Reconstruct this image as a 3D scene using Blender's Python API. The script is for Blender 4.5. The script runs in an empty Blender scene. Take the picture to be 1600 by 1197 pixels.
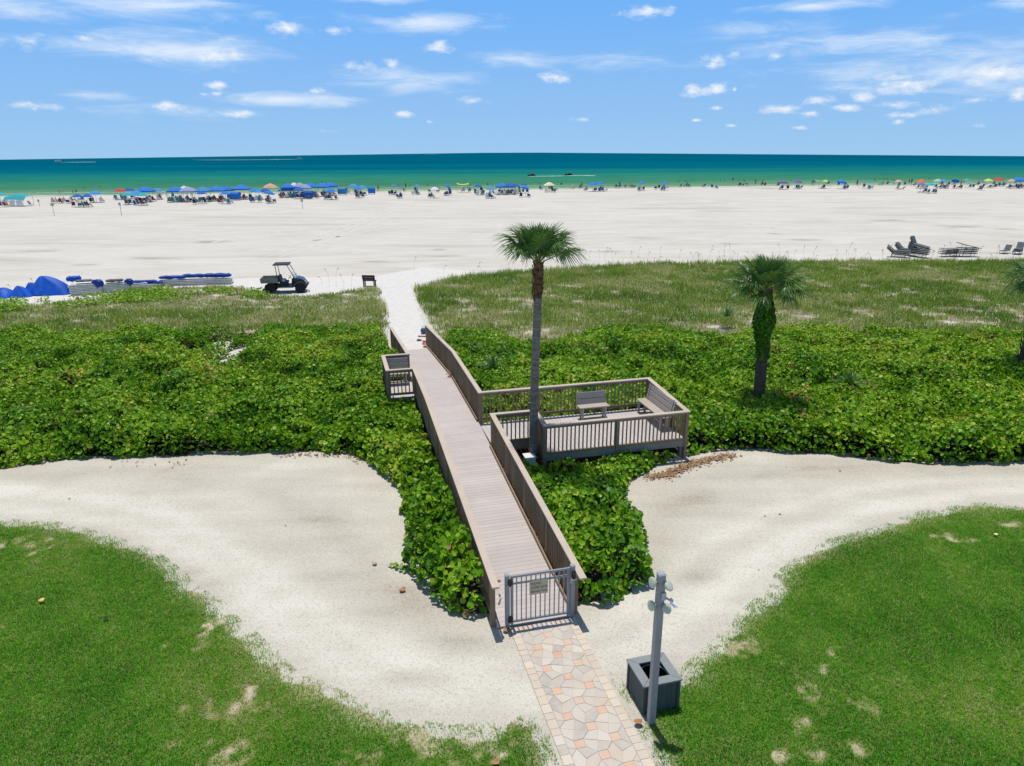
import bpy, bmesh, math, random
import numpy as np
from mathutils import Vector, Matrix, Euler
R = math.radians
random.seed(7); rng = np.random.default_rng(11)
scene = bpy.context.scene
COL = scene.collection

# ------------------------------------------------------------------ camera model (photo measuring)
F, P, ROLL, H = 1109.0, R(18.0), R(-0.2), 9.0
def ray(x, y):
    a = (x-800)/F; b = -(y-598.5)/F
    c, s = math.cos(ROLL), math.sin(ROLL)
    a, b = a*c-b*s, a*s+b*c
    return np.array([a, math.cos(P)+b*math.sin(P), -math.sin(P)+b*math.cos(P)])
def G(x, y, z=0.):
    r = ray(x, y); t = (z-H)/r[2]
    return (r[0]*t, r[1]*t, z)
def mpp(p): return (p[1]*math.cos(P)+(H-p[2])*math.sin(P))/F      # metres per photo pixel there
AZ = R(14.2); OX, OY = 0.526, 12.255
def L2W(t, s, z=0.):
    return (OX+math.cos(AZ)*s-math.sin(AZ)*t, OY+math.sin(AZ)*s+math.cos(AZ)*t, z)
def W2L(x, y):
    dx, dy = x-OX, y-OY
    return (-math.sin(AZ)*dx+math.cos(AZ)*dy, math.cos(AZ)*dx+math.sin(AZ)*dy)

cam = bpy.data.cameras.new('camera'); co = bpy.data.objects.new('camera', cam); COL.objects.link(co)
cam.sensor_width = 36; cam.lens = 36*F/1600; cam.clip_end = 60000; cam.clip_start = .1
co.matrix_world = Matrix.Translation((0, 0, H)) @ Euler((math.pi/2-P, 0, 0)).to_matrix().to_4x4() @ Matrix.Rotation(ROLL, 4, 'Z')
scene.camera = co

# ------------------------------------------------------------------ tags
def tag(o, label, cat, group=None, kind=None):
    o['label'] = label; o['category'] = cat
    if group: o['group'] = group
    if kind: o['kind'] = kind
    return o
def empty(name, loc, rz, label, cat, group=None):
    o = bpy.data.objects.new(name, None); COL.objects.link(o)
    o.location = loc; o.rotation_euler = (0, 0, rz); o.empty_display_size = .2
    return tag(o, label, cat, group)
def copy_tree(o, parent=None):
    c = o.copy(); COL.objects.link(c); c.parent = parent
    for ch in o.children: copy_tree(ch, c)
    return c

# ------------------------------------------------------------------ materials
def mat(name):
    m = bpy.data.materials.new(name); m.use_nodes = True
    nt = m.node_tree; b = nt.nodes['Principled BSDF']
    return m, nt, b
def N(nt, t, **kw):
    n = nt.nodes.new(t)
    for k, v in kw.items(): setattr(n, k, v)
    return n
def ramp(nt, fac, stops, interp='LINEAR'):
    r = N(nt, 'ShaderNodeValToRGB'); r.color_ramp.interpolation = interp
    e = r.color_ramp.elements
    while len(e) < len(stops): e.new(0.5)
    for i, (p, c) in enumerate(stops):
        e[i].position = p; e[i].color = (*c, 1) if len(c) == 3 else c
    nt.links.new(fac, r.inputs[0]); return r.outputs[0]
def noise(nt, scale, detail=4, vec=None, rough=.55, stretch=None, dist=0):
    tc = N(nt, 'ShaderNodeTexCoord'); src = tc.outputs['Object'] if vec is None else vec
    if stretch:
        mp = N(nt, 'ShaderNodeMapping'); mp.inputs['Scale'].default_value = stretch[:3]
        if len(stretch) > 3: mp.inputs['Rotation'].default_value = (0, 0, stretch[3])
        nt.links.new(src, mp.inputs[0]); src = mp.outputs[0]
    n = N(nt, 'ShaderNodeTexNoise'); n.inputs['Scale'].default_value = scale
    n.inputs['Detail'].default_value = detail; n.inputs['Roughness'].default_value = rough
    n.inputs['Distortion'].default_value = dist
    nt.links.new(src, n.inputs['Vector']); return n.outputs['Fac']
def mix(nt, fac, a, b, mode='MIX'):
    m = N(nt, 'ShaderNodeMix', data_type='RGBA', blend_type=mode)
    for i, v in ((0, fac), (6, a), (7, b)):
        if isinstance(v, bpy.types.NodeSocket): nt.links.new(v, m.inputs[i])
        elif i == 0: m.inputs[0].default_value = v
        else: m.inputs[i].default_value = (*v, 1)
    return m.outputs[2]
def math_(nt, op, a, b=0., c=None):
    m = N(nt, 'ShaderNodeMath', operation=op)
    for i, v in enumerate((a, b, c)):
        if v is None: continue
        if isinstance(v, bpy.types.NodeSocket): nt.links.new(v, m.inputs[i])
        else: m.inputs[i].default_value = v
    return m.outputs[0]
def bump(nt, b, h, strength=.3, dist=.02):
    n = N(nt, 'ShaderNodeBump'); n.inputs['Strength'].default_value = strength; n.inputs['Distance'].default_value = dist
    nt.links.new(h, n.inputs['Height']); nt.links.new(n.outputs[0], b.inputs['Normal'])
def island(nt): return N(nt, 'ShaderNodeNewGeometry').outputs['Random Per Island']
def attr(nt, name): return N(nt, 'ShaderNodeAttribute', attribute_name=name).outputs['Fac']
def setc(nt, b, c): nt.links.new(c, b.inputs['Base Color'])

def simple(name, c, rough=.6, var=.25, scale=6, metal=0, spec=.4):
    """one paint, cloth or plastic with slight blotchy wear"""
    m, nt, b = mat(name)
    n = noise(nt, scale, 5)
    lo = tuple(x*(1-var) for x in c); hi = tuple(min(1, x*(1+var)) for x in c)
    setc(nt, b, ramp(nt, n, [(.3, lo), (.7, hi)]))
    b.inputs['Roughness'].default_value = rough; b.inputs['Metallic'].default_value = metal
    b.inputs['Specular IOR Level'].default_value = spec
    return m
def woodmat(name, c, var=.2, rough=.75, stretch=(1, 1, 1), isl=.25):
    m, nt, b = mat(name)
    n = noise(nt, 9, 6, stretch=stretch); big = noise(nt, 1.1, 4)
    k = math_(nt, 'ADD', math_(nt, 'MULTIPLY', n, .5), math_(nt, 'MULTIPLY', big, .5))
    col = ramp(nt, k, [(.3, tuple(x*(1-var) for x in c)), (.7, tuple(x*(1+var) for x in c))])
    v = math_(nt, 'MULTIPLY_ADD', island(nt), isl, 1-isl/2)
    cc = N(nt, 'ShaderNodeCombineColor')
    for i in range(3): nt.links.new(v, cc.inputs[i])
    setc(nt, b, mix(nt, 1.0, col, cc.outputs[0], 'MULTIPLY'))
    b.inputs['Roughness'].default_value = rough; b.inputs['Specular IOR Level'].default_value = .25
    bump(nt, b, n, .25, .004)
    return m

M = {}
# beach sand
DAMP = [(690, 401, 55, 3.5, 0), (590, 409, 55, 2.5, 0), (685, 390, 22, 3.5, 0), (955, 393, 70, 3, 0), (1140, 381, 30, 3, 0), (1390, 345, 75, 5, 0), (1500, 354, 80, 5, 0), (1255, 375, 45, 3.5, 0), (235, 404, 60, 3.5, 0), (140, 414, 40, 2.5, 0), (1195, 294, 45, 3, 0), (620, 305, 35, 2, 0), (1570, 358, 40, 3, 0), (1210, 365, 20, 3, 0), (1000, 372, 60, 3, 0), (1560, 395, 60, 3, 0), (430, 402, 60, 3, 0), (60, 392, 60, 4, 0), (830, 355, 60, 4, 0), (330, 378, 50, 4, 0)]
def sand_mat():
    m, nt, b = mat('beach_sand')
    streak = noise(nt, .5, 7, stretch=(.16, .45, 1, R(-14)), rough=.62, dist=1.5)
    fine = noise(nt, 2.2, 6, stretch=(.35, 1, 1)); big = noise(nt, .05, 3)
    f = math_(nt, 'ADD', math_(nt, 'MULTIPLY', streak, .6), math_(nt, 'MULTIPLY', fine, .25))
    f = math_(nt, 'ADD', f, math_(nt, 'MULTIPLY', big, .25))
    col = ramp(nt, f, [(.33, (.45, .41, .345)), (.50, (.545, .51, .45)), (.68, (.625, .595, .54))])
    wet = noise(nt, .16, 5, stretch=(.13, .8, 1, R(3)), rough=.5)
    damp = ramp(nt, wet, [(.60, (0, 0, 0)), (.72, (.75, .75, .75))])
    col = mix(nt, damp, col, (.40, .37, .32))
    tcd = N(nt, 'ShaderNodeTexCoord'); best = None              # grey damp streaks lying on the open beach
    for (x, y, a_, b_, an) in DAMP:
        c = G(x, y); k = mpp(c); s1 = N(nt, 'ShaderNodeVectorMath', operation='SUBTRACT'); nt.links.new(tcd.outputs['Object'], s1.inputs[0]); s1.inputs[1].default_value = (c[0], c[1], 0)
        s2 = N(nt, 'ShaderNodeVectorMath', operation='MULTIPLY'); nt.links.new(s1.outputs[0], s2.inputs[0]); s2.inputs[1].default_value = (1/(a_*k), 1/(b_*k*c[1]/9), 0)
        s3 = N(nt, 'ShaderNodeVectorMath', operation='LENGTH'); nt.links.new(s2.outputs[0], s3.inputs[0])
        e = math_(nt, 'SUBTRACT', 1., s3.outputs['Value']); best = e if best is None else math_(nt, 'MAXIMUM', best, e)
    dn = noise(nt, .7, 6, stretch=(.35, 1, 1, R(5)), rough=.65)
    dm = math_(nt, 'ADD', best, math_(nt, 'MULTIPLY_ADD', dn, 2.6, -1.4))
    mrd = N(nt, 'ShaderNodeMapRange', interpolation_type='SMOOTHSTEP'); nt.links.new(dm, mrd.inputs[0]); mrd.inputs[1].default_value = .1; mrd.inputs[2].default_value = 1.1; mrd.inputs[4].default_value = .7
    col = mix(nt, mrd.outputs[0], col, (.30, .275, .235))
    sep = N(nt, 'ShaderNodeSeparateXYZ'); tc = N(nt, 'ShaderNodeTexCoord'); nt.links.new(tc.outputs['Object'], sep.inputs[0])
    mr = N(nt, 'ShaderNodeMapRange'); nt.links.new(sep.outputs[2], mr.inputs[0])
    mr.inputs[1].default_value = -.15; mr.inputs[2].default_value = -.05; mr.inputs[3].default_value = 1; mr.inputs[4].default_value = 0
    col = mix(nt, mr.outputs[0], col, (.42, .36, .28))
    setc(nt, b, col); b.inputs['Roughness'].default_value = .95; b.inputs['Specular IOR Level'].default_value = .1
    bump(nt, b, noise(nt, 1.6, 8, rough=.7), .5, .12)
    return m
M['sand'] = sand_mat()
def whitesand(name, c, k=.1):
    m, nt, b = mat(name)
    n = noise(nt, 2.5, 8, rough=.7); g = noise(nt, 60, 2)
    f = math_(nt, 'ADD', math_(nt, 'MULTIPLY', n, .7), math_(nt, 'MULTIPLY', g, .3))
    setc(nt, b, ramp(nt, f, [(.35, tuple(x*(1-k*2) for x in c)), (.62, c)]))
    b.inputs['Roughness'].default_value = .95; b.inputs['Specular IOR Level'].default_value = .1
    bump(nt, b, n, .6, .1)
    return m
M['wsand'] = whitesand('white_soft_sand', (.70, .67, .63))
M['track'] = whitesand('raked_sand', (.63, .595, .545), .06)
def path_mat():
    m, nt, b = mat('crushed_shell')
    g1 = noise(nt, 48, 3, rough=.75); g2 = noise(nt, 11, 4, rough=.75); big = noise(nt, .35, 5, dist=.4)
    ruts = noise(nt, .8, 4, stretch=(.25, 1.3, 1, R(-12)))
    f = math_(nt, 'ADD', math_(nt, 'MULTIPLY', g1, .42), math_(nt, 'MULTIPLY', g2, .20))
    f = math_(nt, 'ADD', f, math_(nt, 'MULTIPLY', big, .30))
    f = math_(nt, 'ADD', f, math_(nt, 'MULTIPLY', ruts, .26)); f = math_(nt, 'SUBTRACT', f, .065)
    rut = attr(nt, 'rut'); f = math_(nt, 'ADD', f, math_(nt, 'MULTIPLY', rut, .11)); f = math_(nt, 'SUBTRACT', f, math_(nt, 'MULTIPLY', attr(nt, 'dark'), .10))
    col = ramp(nt, f, [(.34, (.30, .26, .20)), (.44, (.52, .475, .395)), (.55, (.61, .565, .48)), (.66, (.73, .69, .60))])
    peb = N(nt, 'ShaderNodeTexVoronoi'); peb.inputs['Scale'].default_value = 38
    tc = N(nt, 'ShaderNodeTexCoord'); nt.links.new(tc.outputs['Object'], peb.inputs['Vector'])
    sc_ = N(nt, 'ShaderNodeSeparateColor'); nt.links.new(peb.outputs['Color'], sc_.inputs[0])
    col = mix(nt, ramp(nt, sc_.outputs[0], [(.78, (0, 0, 0)), (.95, (.35, .35, .35))]), col, (.27, .245, .21))
    stain = noise(nt, .42, 5, dist=.3, rough=.6)
    col = mix(nt, ramp(nt, stain, [(.60, (0, 0, 0)), (.78, (.45, .45, .45))]), col, (.40, .345, .26))
    setc(nt, b, col); b.inputs['Roughness'].default_value = .95; b.inputs['Specular IOR Level'].default_value = .1
    bump(nt, b, math_(nt, 'ADD', math_(nt, 'ADD', g1, g2), noise(nt, 3.5, 4)), .7, .03)
    return m
M['path'] = path_mat()
def lawnsoil():
    m, nt, b = mat('lawn_soil')
    n = noise(nt, 1.2, 6, rough=.65); g = noise(nt, 45, 3)
    f = math_(nt, 'ADD', math_(nt, 'MULTIPLY', n, .45), math_(nt, 'MULTIPLY', g, .3)); f = math_(nt, 'ADD', f, math_(nt, 'MULTIPLY', attr(nt, 'bare'), .25))
    setc(nt, b, ramp(nt, f, [(.30, (.06, .13, .015)), (.44, (.15, .19, .045)), (.58, (.38, .33, .21)), (.7, (.56, .50, .37))]))
    b.inputs['Roughness'].default_value = .95; b.inputs['Specular IOR Level'].default_value = .1
    bump(nt, b, g, .6, .03)
    return m
M['lawnsoil'] = lawnsoil()
def foliage(name, stops, rough=.45, transl=.25, spec=.4, isl=.35):
    """leaf material: hue from the 'tint' attribute plus a little per-leaf variety"""
    m, nt, b = mat(name)
    t = math_(nt, 'ADD', attr(nt, 'tint'), math_(nt, 'MULTIPLY_ADD', island(nt), isl, -isl/2))
    col = ramp(nt, t, stops)
    setc(nt, b, col); b.inputs['Roughness'].default_value = rough; b.inputs['Specular IOR Level'].default_value = spec
    tr = N(nt, 'ShaderNodeBsdfTranslucent'); nt.links.new(mix(nt, .5, col, (.16, .30, .02)), tr.inputs[0])
    ms = N(nt, 'ShaderNodeMixShader'); ms.inputs[0].default_value = transl
    nt.links.new(b.outputs[0], ms.inputs[1]); nt.links.new(tr.outputs[0], ms.inputs[2])
    nt.links.new(ms.outputs[0], nt.nodes['Material Output'].inputs[0])
    return m
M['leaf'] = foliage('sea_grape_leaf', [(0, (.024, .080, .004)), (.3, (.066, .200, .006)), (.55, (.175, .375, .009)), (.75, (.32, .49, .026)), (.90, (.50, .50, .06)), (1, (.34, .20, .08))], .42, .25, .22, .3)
M['grass'] = foliage('lawn_blade', [(0, (.026, .165, .008)), (.35, (.066, .315, .012)), (.6, (.145, .45, .018)), (.8, (.32, .45, .05)), (1, (.55, .47, .26))], .7, .25, .08)
M['dune'] = foliage('dune_grass_blade', [(0, (.08, .17, .018)), (.35, (.20, .32, .035)), (.6, (.34, .41, .075)), (.8, (.48, .45, .21)), (1, (.55, .46, .32))], .7, .25, .15)
M['palm'] = foliage('palm_leaf', [(0, (.022, .075, .014)), (.5, (.07, .175, .028)), (.8, (.16, .26, .06)), (1, (.34, .33, .15))], .42, .15, .5)
M['twig'] = simple('twiggy_undergrowth', (.035, .032, .018), .95, .5, 5)  # near-black colour stands in for shade among the inner branches
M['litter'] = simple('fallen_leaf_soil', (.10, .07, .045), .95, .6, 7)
M['deadleaf'] = foliage('dry_brown_leaf', [(0, (.14, .07, .035)), (.5, (.30, .16, .08)), (1, (.46, .30, .17))], .8, .1, .2, .8)
M['deck'] = woodmat('composite_decking', (.50, .45, .43), .12, .8, (1, 12, 1), .10)
M['deckx'] = woodmat('composite_decking_platform', (.50, .45, .43), .08, .8, (12, 1, 1), .10)
M['cap'] = woodmat('weathered_cap_board', (.52, .425, .345), .14, .8, (3, 3, 3), .1)
M['wood'] = woodmat('weathered_brown_timber', (.26, .185, .12), .25, .85, (6, 6, 1), .3)
M['fascia'] = woodmat('grey_fascia_board', (.26, .245, .225), .3, .85, (2, 2, 6), .25)
M['benchw'] = woodmat('grey_brown_bench_slat', (.44, .375, .325), .15, .8, (4, 4, 4), .2)
M['alu'] = simple('grey_powder_coat', (.255, .265, .285), .45, .08, 4, 0, .5)
M['alul'] = simple('pale_grey_metal', (.42, .44, .46), .4, .08, 4, .3, .5)
M['black'] = simple('black_plastic', (.012, .012, .014), .45, .2)
M['white'] = simple('white_plastic', (.72, .73, .72), .5, .06)
M['lampglass'] = simple('pale_green_enamel', (.52, .55, .44), .35, .06)
M['binp'] = woodmat('slate_green_plank', (.075, .092, .09), .18, .7, (8, 8, 1), .2)
M['binr'] = woodmat('slate_grey_rim_board', (.235, .255, .25), .12, .6, (3, 3, 3), .1)
M['sign'] = simple('tan_sign_face', (.50, .45, .31), .5, .08)
M['signtext'] = simple('dark_brown_lettering', (.08, .065, .045), .6, .1)
def barkm(name, a, c, ringscale=14):
    m, nt, b = mat(name)
    n = noise(nt, 3, 6, stretch=(1, 1, 5)); v = noise(nt, ringscale, 3, stretch=(.6, .6, 1.6), rough=.7)
    f = math_(nt, 'ADD', math_(nt, 'MULTIPLY', n, .5), math_(nt, 'MULTIPLY', v, .5))
    setc(nt, b, ramp(nt, f, [(.34, a), (.62, c)])); b.inputs['Roughness'].default_value = .95
    b.inputs['Specular IOR Level'].default_value = .15
    bump(nt, b, f, .9, .05)
    return m
M['bark'] = barkm('grey_palm_bark', (.10, .088, .075), (.27, .245, .215))
M['boot'] = barkm('brown_leaf_base_fibre', (.05, .028, .016), (.19, .115, .062), 9)
M['bark2'] = barkm('dark_palm_bark', (.035, .026, .016), (.15, .115, .085))

# ------------------------------------------------------------------ mesh helpers
class MB:
    def __init__(s): s.v = []; s.f = []; s.m = []; s.mi = 0
    def add(s, vs, fs):
        o = len(s.v); s.v += [tuple(v) for v in vs]
        for f in fs: s.f.append(tuple(i+o for i in f)); s.m.append(s.mi)
        return s
    def box(s, c, d, rz=0, rx=0, ry=0):
        x, y, z = (k/2 for k in d)
        vs = [Vector((i, j, k)) for i in (-x, x) for j in (-y, y) for k in (-z, z)]
        m = Matrix.Translation(c) @ Euler((rx, ry, rz)).to_matrix().to_4x4()
        return s.add([m @ v for v in vs], [(0, 1, 3, 2), (4, 6, 7, 5), (0, 4, 5, 1), (2, 3, 7, 6), (0, 2, 6, 4), (1, 5, 7, 3)])
    def bar(s, a, b, w, h, up=(0, 0, 1)):
        """rectangular bar from a to b, w wide, h high, square to up"""
        a, b = Vector(a), Vector(b); d = (b-a).normalized(); u = Vector(up)
        x = d.cross(u)
        if x.length < 1e-4: x = d.cross(Vector((0, 1, 0)))
        x.normalize(); y = x.cross(d).normalized()
        vs = [p+x*i*w/2+y*j*h/2 for p in (a, b) for i, j in ((-1, -1), (1, -1), (1, 1), (-1, 1))]
        return s.add(vs, [(3, 2, 1, 0), (4, 5, 6, 7), (0, 1, 5, 4), (1, 2, 6, 5), (2, 3, 7, 6), (3, 0, 4, 7)])
    def vbar(s, a, b, w, h):
        """bar whose ends are cut plumb (for sloping rails)"""
        a, b = Vector(a), Vector(b); d = Vector((b.x-a.x, b.y-a.y, 0)).normalized(); x = Vector((d.y, -d.x, 0)); y = Vector((0, 0, 1))
        vs = [p+x*i*w/2+y*j*h/2 for p in (a, b) for i, j in ((-1, -1), (1, -1), (1, 1), (-1, 1))]
        return s.add(vs, [(3, 2, 1, 0), (4, 5, 6, 7), (0, 1, 5, 4), (1, 2, 6, 5), (2, 3, 7, 6), (3, 0, 4, 7)])
    def tube(s, pts, r, n=10, cap=True):
        pts = [Vector(p) for p in pts]; rs = r if isinstance(r, (list, tuple)) else [r]*len(pts)
        base = len(s.v); vs = []; ref = None
        for i, p in enumerate(pts):
            d = (pts[min(i+1, len(pts)-1)]-pts[max(i-1, 0)]).normalized()
            if ref is None: ref = d.orthogonal().normalized()
            x = (ref-d*ref.dot(d)).normalized(); ref = x; y = d.cross(x)
            vs += [p+(x*math.cos(2*math.pi*k/n)+y*math.sin(2*math.pi*k/n))*rs[i] for k in range(n)]
        fs = [(i*n+k, i*n+(k+1) % n, (i+1)*n+(k+1) % n, (i+1)*n+k) for i in range(len(pts)-1) for k in range(n)]
        if cap: fs += [tuple(range(n-1, -1, -1)), tuple((len(pts)-1)*n+k for k in range(n))]
        return s.add(vs, fs)
    def lathe(s, prof, c=(0, 0, 0), n=16, m=None):
        m = m or Matrix.Translation(c)
        vs = [m @ Vector((r*math.cos(2*math.pi*k/n), r*math.sin(2*math.pi*k/n), z)) for r, z in prof for k in range(n)]
        L = len(prof)
        fs = [(i*n+k, i*n+(k+1) % n, (i+1)*n+(k+1) % n, (i+1)*n+k) for i in range(L-1) for k in range(n)]
        if prof[0][0] > 1e-5: fs.append(tuple(range(n-1, -1, -1)))
        if prof[-1][0] > 1e-5: fs.append(tuple((L-1)*n+k for k in range(n)))
        return s.add(vs, fs)
    def prism(s, poly, z0, z1):
        n = len(poly)
        return s.add([(x, y, z) for z in (z0, z1) for x, y in poly], [tuple(range(n-1, -1, -1)), tuple(range(n, 2*n))]+[(i, (i+1) % n, n+(i+1) % n, n+i) for i in range(n)])
    def side(s, prof, x0, x1):
        """profile in (y,z) extruded along x"""
        n = len(prof)
        return s.add([(x, y, z) for x in (x0, x1) for y, z in prof], [tuple(range(n)), tuple(range(2*n-1, n-1, -1))]+[(n+i, n+(i+1) % n, (i+1) % n, i) for i in range(n)])
    def mesh(s, name, mats, smooth=False, bevel=0):
        me = bpy.data.meshes.new(name); me.from_pydata(s.v, [], s.f)
        for m in (mats if isinstance(mats, (list, tuple)) else [mats]): me.materials.append(m)
        me.polygons.foreach_set('material_index', s.m)
        bm = bmesh.new(); bm.from_mesh(me); bmesh.ops.recalc_face_normals(bm, faces=bm.faces)
        bm.to_mesh(me); bm.free()
        if smooth: me.polygons.foreach_set('use_smooth', [True]*len(me.polygons))
        me.update(); return me
    def build(s, name, mats, parent=None, smooth=False, bevel=0, loc=None, rot=None):
        me = s.mesh(name, mats, smooth)
        o = bpy.data.objects.new(name, me); COL.objects.link(o); o.parent = parent
        if loc is not None: o.location = loc
        if rot is not None: o.rotation_euler = rot
        if bevel:
            b = o.modifiers.new('bevel', 'BEVEL'); b.width = bevel; b.segments = 2; b.limit_method = 'ANGLE'
        if smooth:
            try: me.set_sharp_from_angle(angle=R(40))
            except Exception: pass
        return o

def npmesh(name, verts, faces, mats, attrs=None, mat_idx=None, smooth=False):
    """verts (n,3), faces (m,k) numpy -> object, fast"""
    me = bpy.data.meshes.new(name); k = faces.shape[1]
    me.vertices.add(len(verts)); me.vertices.foreach_set('co', verts.astype(np.float32).ravel())
    me.loops.add(faces.size); me.loops.foreach_set('vertex_index', faces.astype(np.int32).ravel())
    me.polygons.add(len(faces)); me.polygons.foreach_set('loop_start', np.arange(0, faces.size, k, dtype=np.int32))
    for m in (mats if isinstance(mats, (list, tuple)) else [mats]): me.materials.append(m)
    if mat_idx is not None: me.polygons.foreach_set('material_index', mat_idx.astype(np.int32))
    me.update(calc_edges=True)
    for an, av in (attrs or {}).items():
        a = me.attributes.new(an, 'FLOAT', 'POINT'); a.data.foreach_set('value', av.astype(np.float32))
    if smooth: me.polygons.foreach_set('use_smooth', np.ones(len(faces), bool))
    o = bpy.data.objects.new(name, me); COL.objects.link(o); return o

# ------------------------------------------------------------------ numpy fields
_LAT = rng.random((256, 256))
def vn(x, y, scale, seed=0, octv=3):
    """value noise 0..1"""
    out = 0; amp = 1; tot = 0
    for o in range(octv):
        u = x/scale*(2**o)+seed*17.3+o*31.7; v = y/scale*(2**o)+seed*7.9+o*11.1
        iu = np.floor(u).astype(int); iv = np.floor(v).astype(int); fu = u-iu; fv = v-iv
        fu = fu*fu*(3-2*fu); fv = fv*fv*(3-2*fv)
        g = lambda a, b: _LAT[a % 256, b % 256]
        out = out+amp*((g(iu, iv)*(1-fu)+g(iu+1, iv)*fu)*(1-fv)+(g(iu, iv+1)*(1-fu)+g(iu+1, iv+1)*fu)*fv)
        tot += amp; amp *= .5
    return out/tot
def inpoly(x, y, poly):
    ins = np.zeros(len(x), bool); n = len(poly)
    for i in range(n):
        x1, y1 = poly[i]; x2, y2 = poly[(i+1) % n]
        c = ((y1 > y) != (y2 > y))
        with np.errstate(divide='ignore', invalid='ignore'):
            ins ^= c & (x < (x2-x1)*(y-y1)/(y2-y1+1e-12)+x1)
    return ins
def edgedist(x, y, poly, closed=True):
    d = np.full(len(x), 1e9); n = len(poly)
    for i in range(n if closed else n-1):
        ax, ay = poly[i]; bx, by = poly[(i+1) % n]
        dx, dy = bx-ax, by-ay; L = dx*dx+dy*dy+1e-12
        t = np.clip(((x-ax)*dx+(y-ay)*dy)/L, 0, 1)
        d = np.minimum(d, np.hypot(x-ax-t*dx, y-ay-t*dy))
    return d
def scatter(poly, dens):
    xs = [p[0] for p in poly]; ys = [p[1] for p in poly]
    a = (max(xs)-min(xs))*(max(ys)-min(ys)); n = int(a*dens)
    x = rng.uniform(min(xs), max(xs), n); y = rng.uniform(min(ys), max(ys), n)
    k = inpoly(x, y, poly); return x[k], y[k]
def px(poly, z=0.): return [G(x, y, z)[:2] for x, y in poly]

# ------------------------------------------------------------------ shore line, sand, sea
SH = [(-900, 24), (-116.2, 166.7), (-61.4, 176.7), (-16, 185.7), (34.3, 195.8), (72.7, 204.5), (144, 210.5), (900, 262)]
SHX = np.array([p[0] for p in SH]); SHY = np.array([p[1] for p in SH])
def ys(x): return np.interp(x, SHX, SHY)
def strip(name, xs, offs, zs, m, near=None, attrs=False, wig=0.):
    cols = np.array(xs, float); Y0 = ys(cols)+wig*(vn(cols, cols*0, 14, 5)-.5)
    V = []; D = []
    for i, o in enumerate(offs):
        y = Y0+o if o is not None else np.full_like(cols, near)
        V.append(np.stack([cols, y, np.full_like(cols, zs[i])], 1)); D.append(np.full_like(cols, o if o is not None else 0))
    V = np.concatenate(V); nx = len(cols)
    fs = np.array([(r*nx+c, r*nx+c+1, (r+1)*nx+c+1, (r+1)*nx+c) for r in range(len(offs)-1) for c in range(nx-1)])
    return npmesh(name, V, fs, m, {'shore': np.concatenate(D)} if attrs else None)
xs = sorted(set(list(range(-900, -160, 40))+list(range(-160, 170, 4))+list(range(170, 901, 40))))
o = strip('sand', xs, [None, -16, -6, 0, 6, 40, 400], [0, 0, -.05, -.15, -.24, -1.2, -4], M['sand'], near=-150, wig=5)
tag(o, 'broad pale sand of the beach between dunes and sea', 'beach sand', kind='structure')

def sea_mat():
    m, nt, b = mat('sea_water')
    d = attr(nt, 'shore')
    wob = noise(nt, .03, 5, stretch=(.25, 1, 1)); wob2 = noise(nt, .012, 3, stretch=(.2, 1, 1))
    d2 = math_(nt, 'ADD', d, math_(nt, 'MULTIPLY_ADD', wob, 60, -30))
    mr = N(nt, 'ShaderNodeMapRange'); nt.links.new(d2, mr.inputs[0]); mr.inputs[2].default_value = 600
    col = ramp(nt, mr.outputs[0], [(0, (.28, .34, .23)), (.02, (.13, .27, .17)), (.07, (.05, .195, .115)), (.13, (.032, .20, .130)), (.24, (.012, .17, .150)), (.46, (.0005, .112, .165)), (1, (.0003, .092, .150))])
    patch = ramp(nt, math_(nt, 'ADD', math_(nt, 'MULTIPLY', wob2, .5), math_(nt, 'MULTIPLY', noise(nt, .22, 6, stretch=(.3, 1, 1), rough=.7), .6)), [(.40, (.70, .72, .76)), (.68, (1.25, 1.22, 1.18))])
    col = mix(nt, 1., col, patch, 'MULTIPLY')
    wc = noise(nt, .35, 4, stretch=(.35, 1, 1), rough=.7)
    fleck = ramp(nt, wc, [(.745, (0, 0, 0)), (.80, (.35, .35, .35))])
    col = mix(nt, fleck, col, (.5, .6, .6))
    setc(nt, b, col)
    b.inputs['Roughness'].default_value = .35; b.inputs['Specular IOR Level'].default_value = 0
    bump(nt, b, noise(nt, .6, 6, stretch=(.5, 1, 1)), .35, .3)
    return m
o = strip('sea', xs, [-14, 0, 8, 20, 40, 80, 160, 320, 700, 2000, 6000, 24000], [-.15]*12, sea_mat(), attrs=True)
tag(o, 'green shallows deepening to teal sea out to the horizon', 'sea', kind='structure')
def foam_mat():
    m, nt, b = mat('sea_foam'); n = noise(nt, 1.2, 5)
    setc(nt, b, ramp(nt, n, [(.4, (.55, .6, .56)), (.6, (.8, .82, .8))])); b.inputs['Roughness'].default_value = .8
    return m
M['foam'] = foam_mat()
def ribbon(name, pts, w, z, m, wj=.3, step=1.0):
    """ragged flat ribbon along world points"""
    P_ = [Vector((p[0], p[1], 0)) for p in pts]; vs = []
    for i in range(len(P_)-1):
        n = max(2, int((P_[i+1]-P_[i]).length/step))
        for k in range(n): vs.append(P_[i].lerp(P_[i+1], k/n))
    vs.append(P_[-1]); n = len(vs); V = []
    for i, p in enumerate(vs):
        d = (vs[min(i+1, n-1)]-vs[max(i-1, 0)]).normalized(); q = Vector((-d.y, d.x, 0))
        e = min(1, 6*min(i, n-1-i)/n+.15)
        V.append(p+q*w*.5*e*(1+random.uniform(-wj, wj))); V.append(p-q*w*.5*e*(1+random.uniform(-wj, wj)))
    V = np.array([(v.x, v.y, z) for v in V])
    Fc = np.array([(2*i, 2*i+1, 2*i+3, 2*i+2) for i in range(n-1)])
    return npmesh(name, V, Fc, m)
xx = np.arange(-170, 170, 3.)
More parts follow.
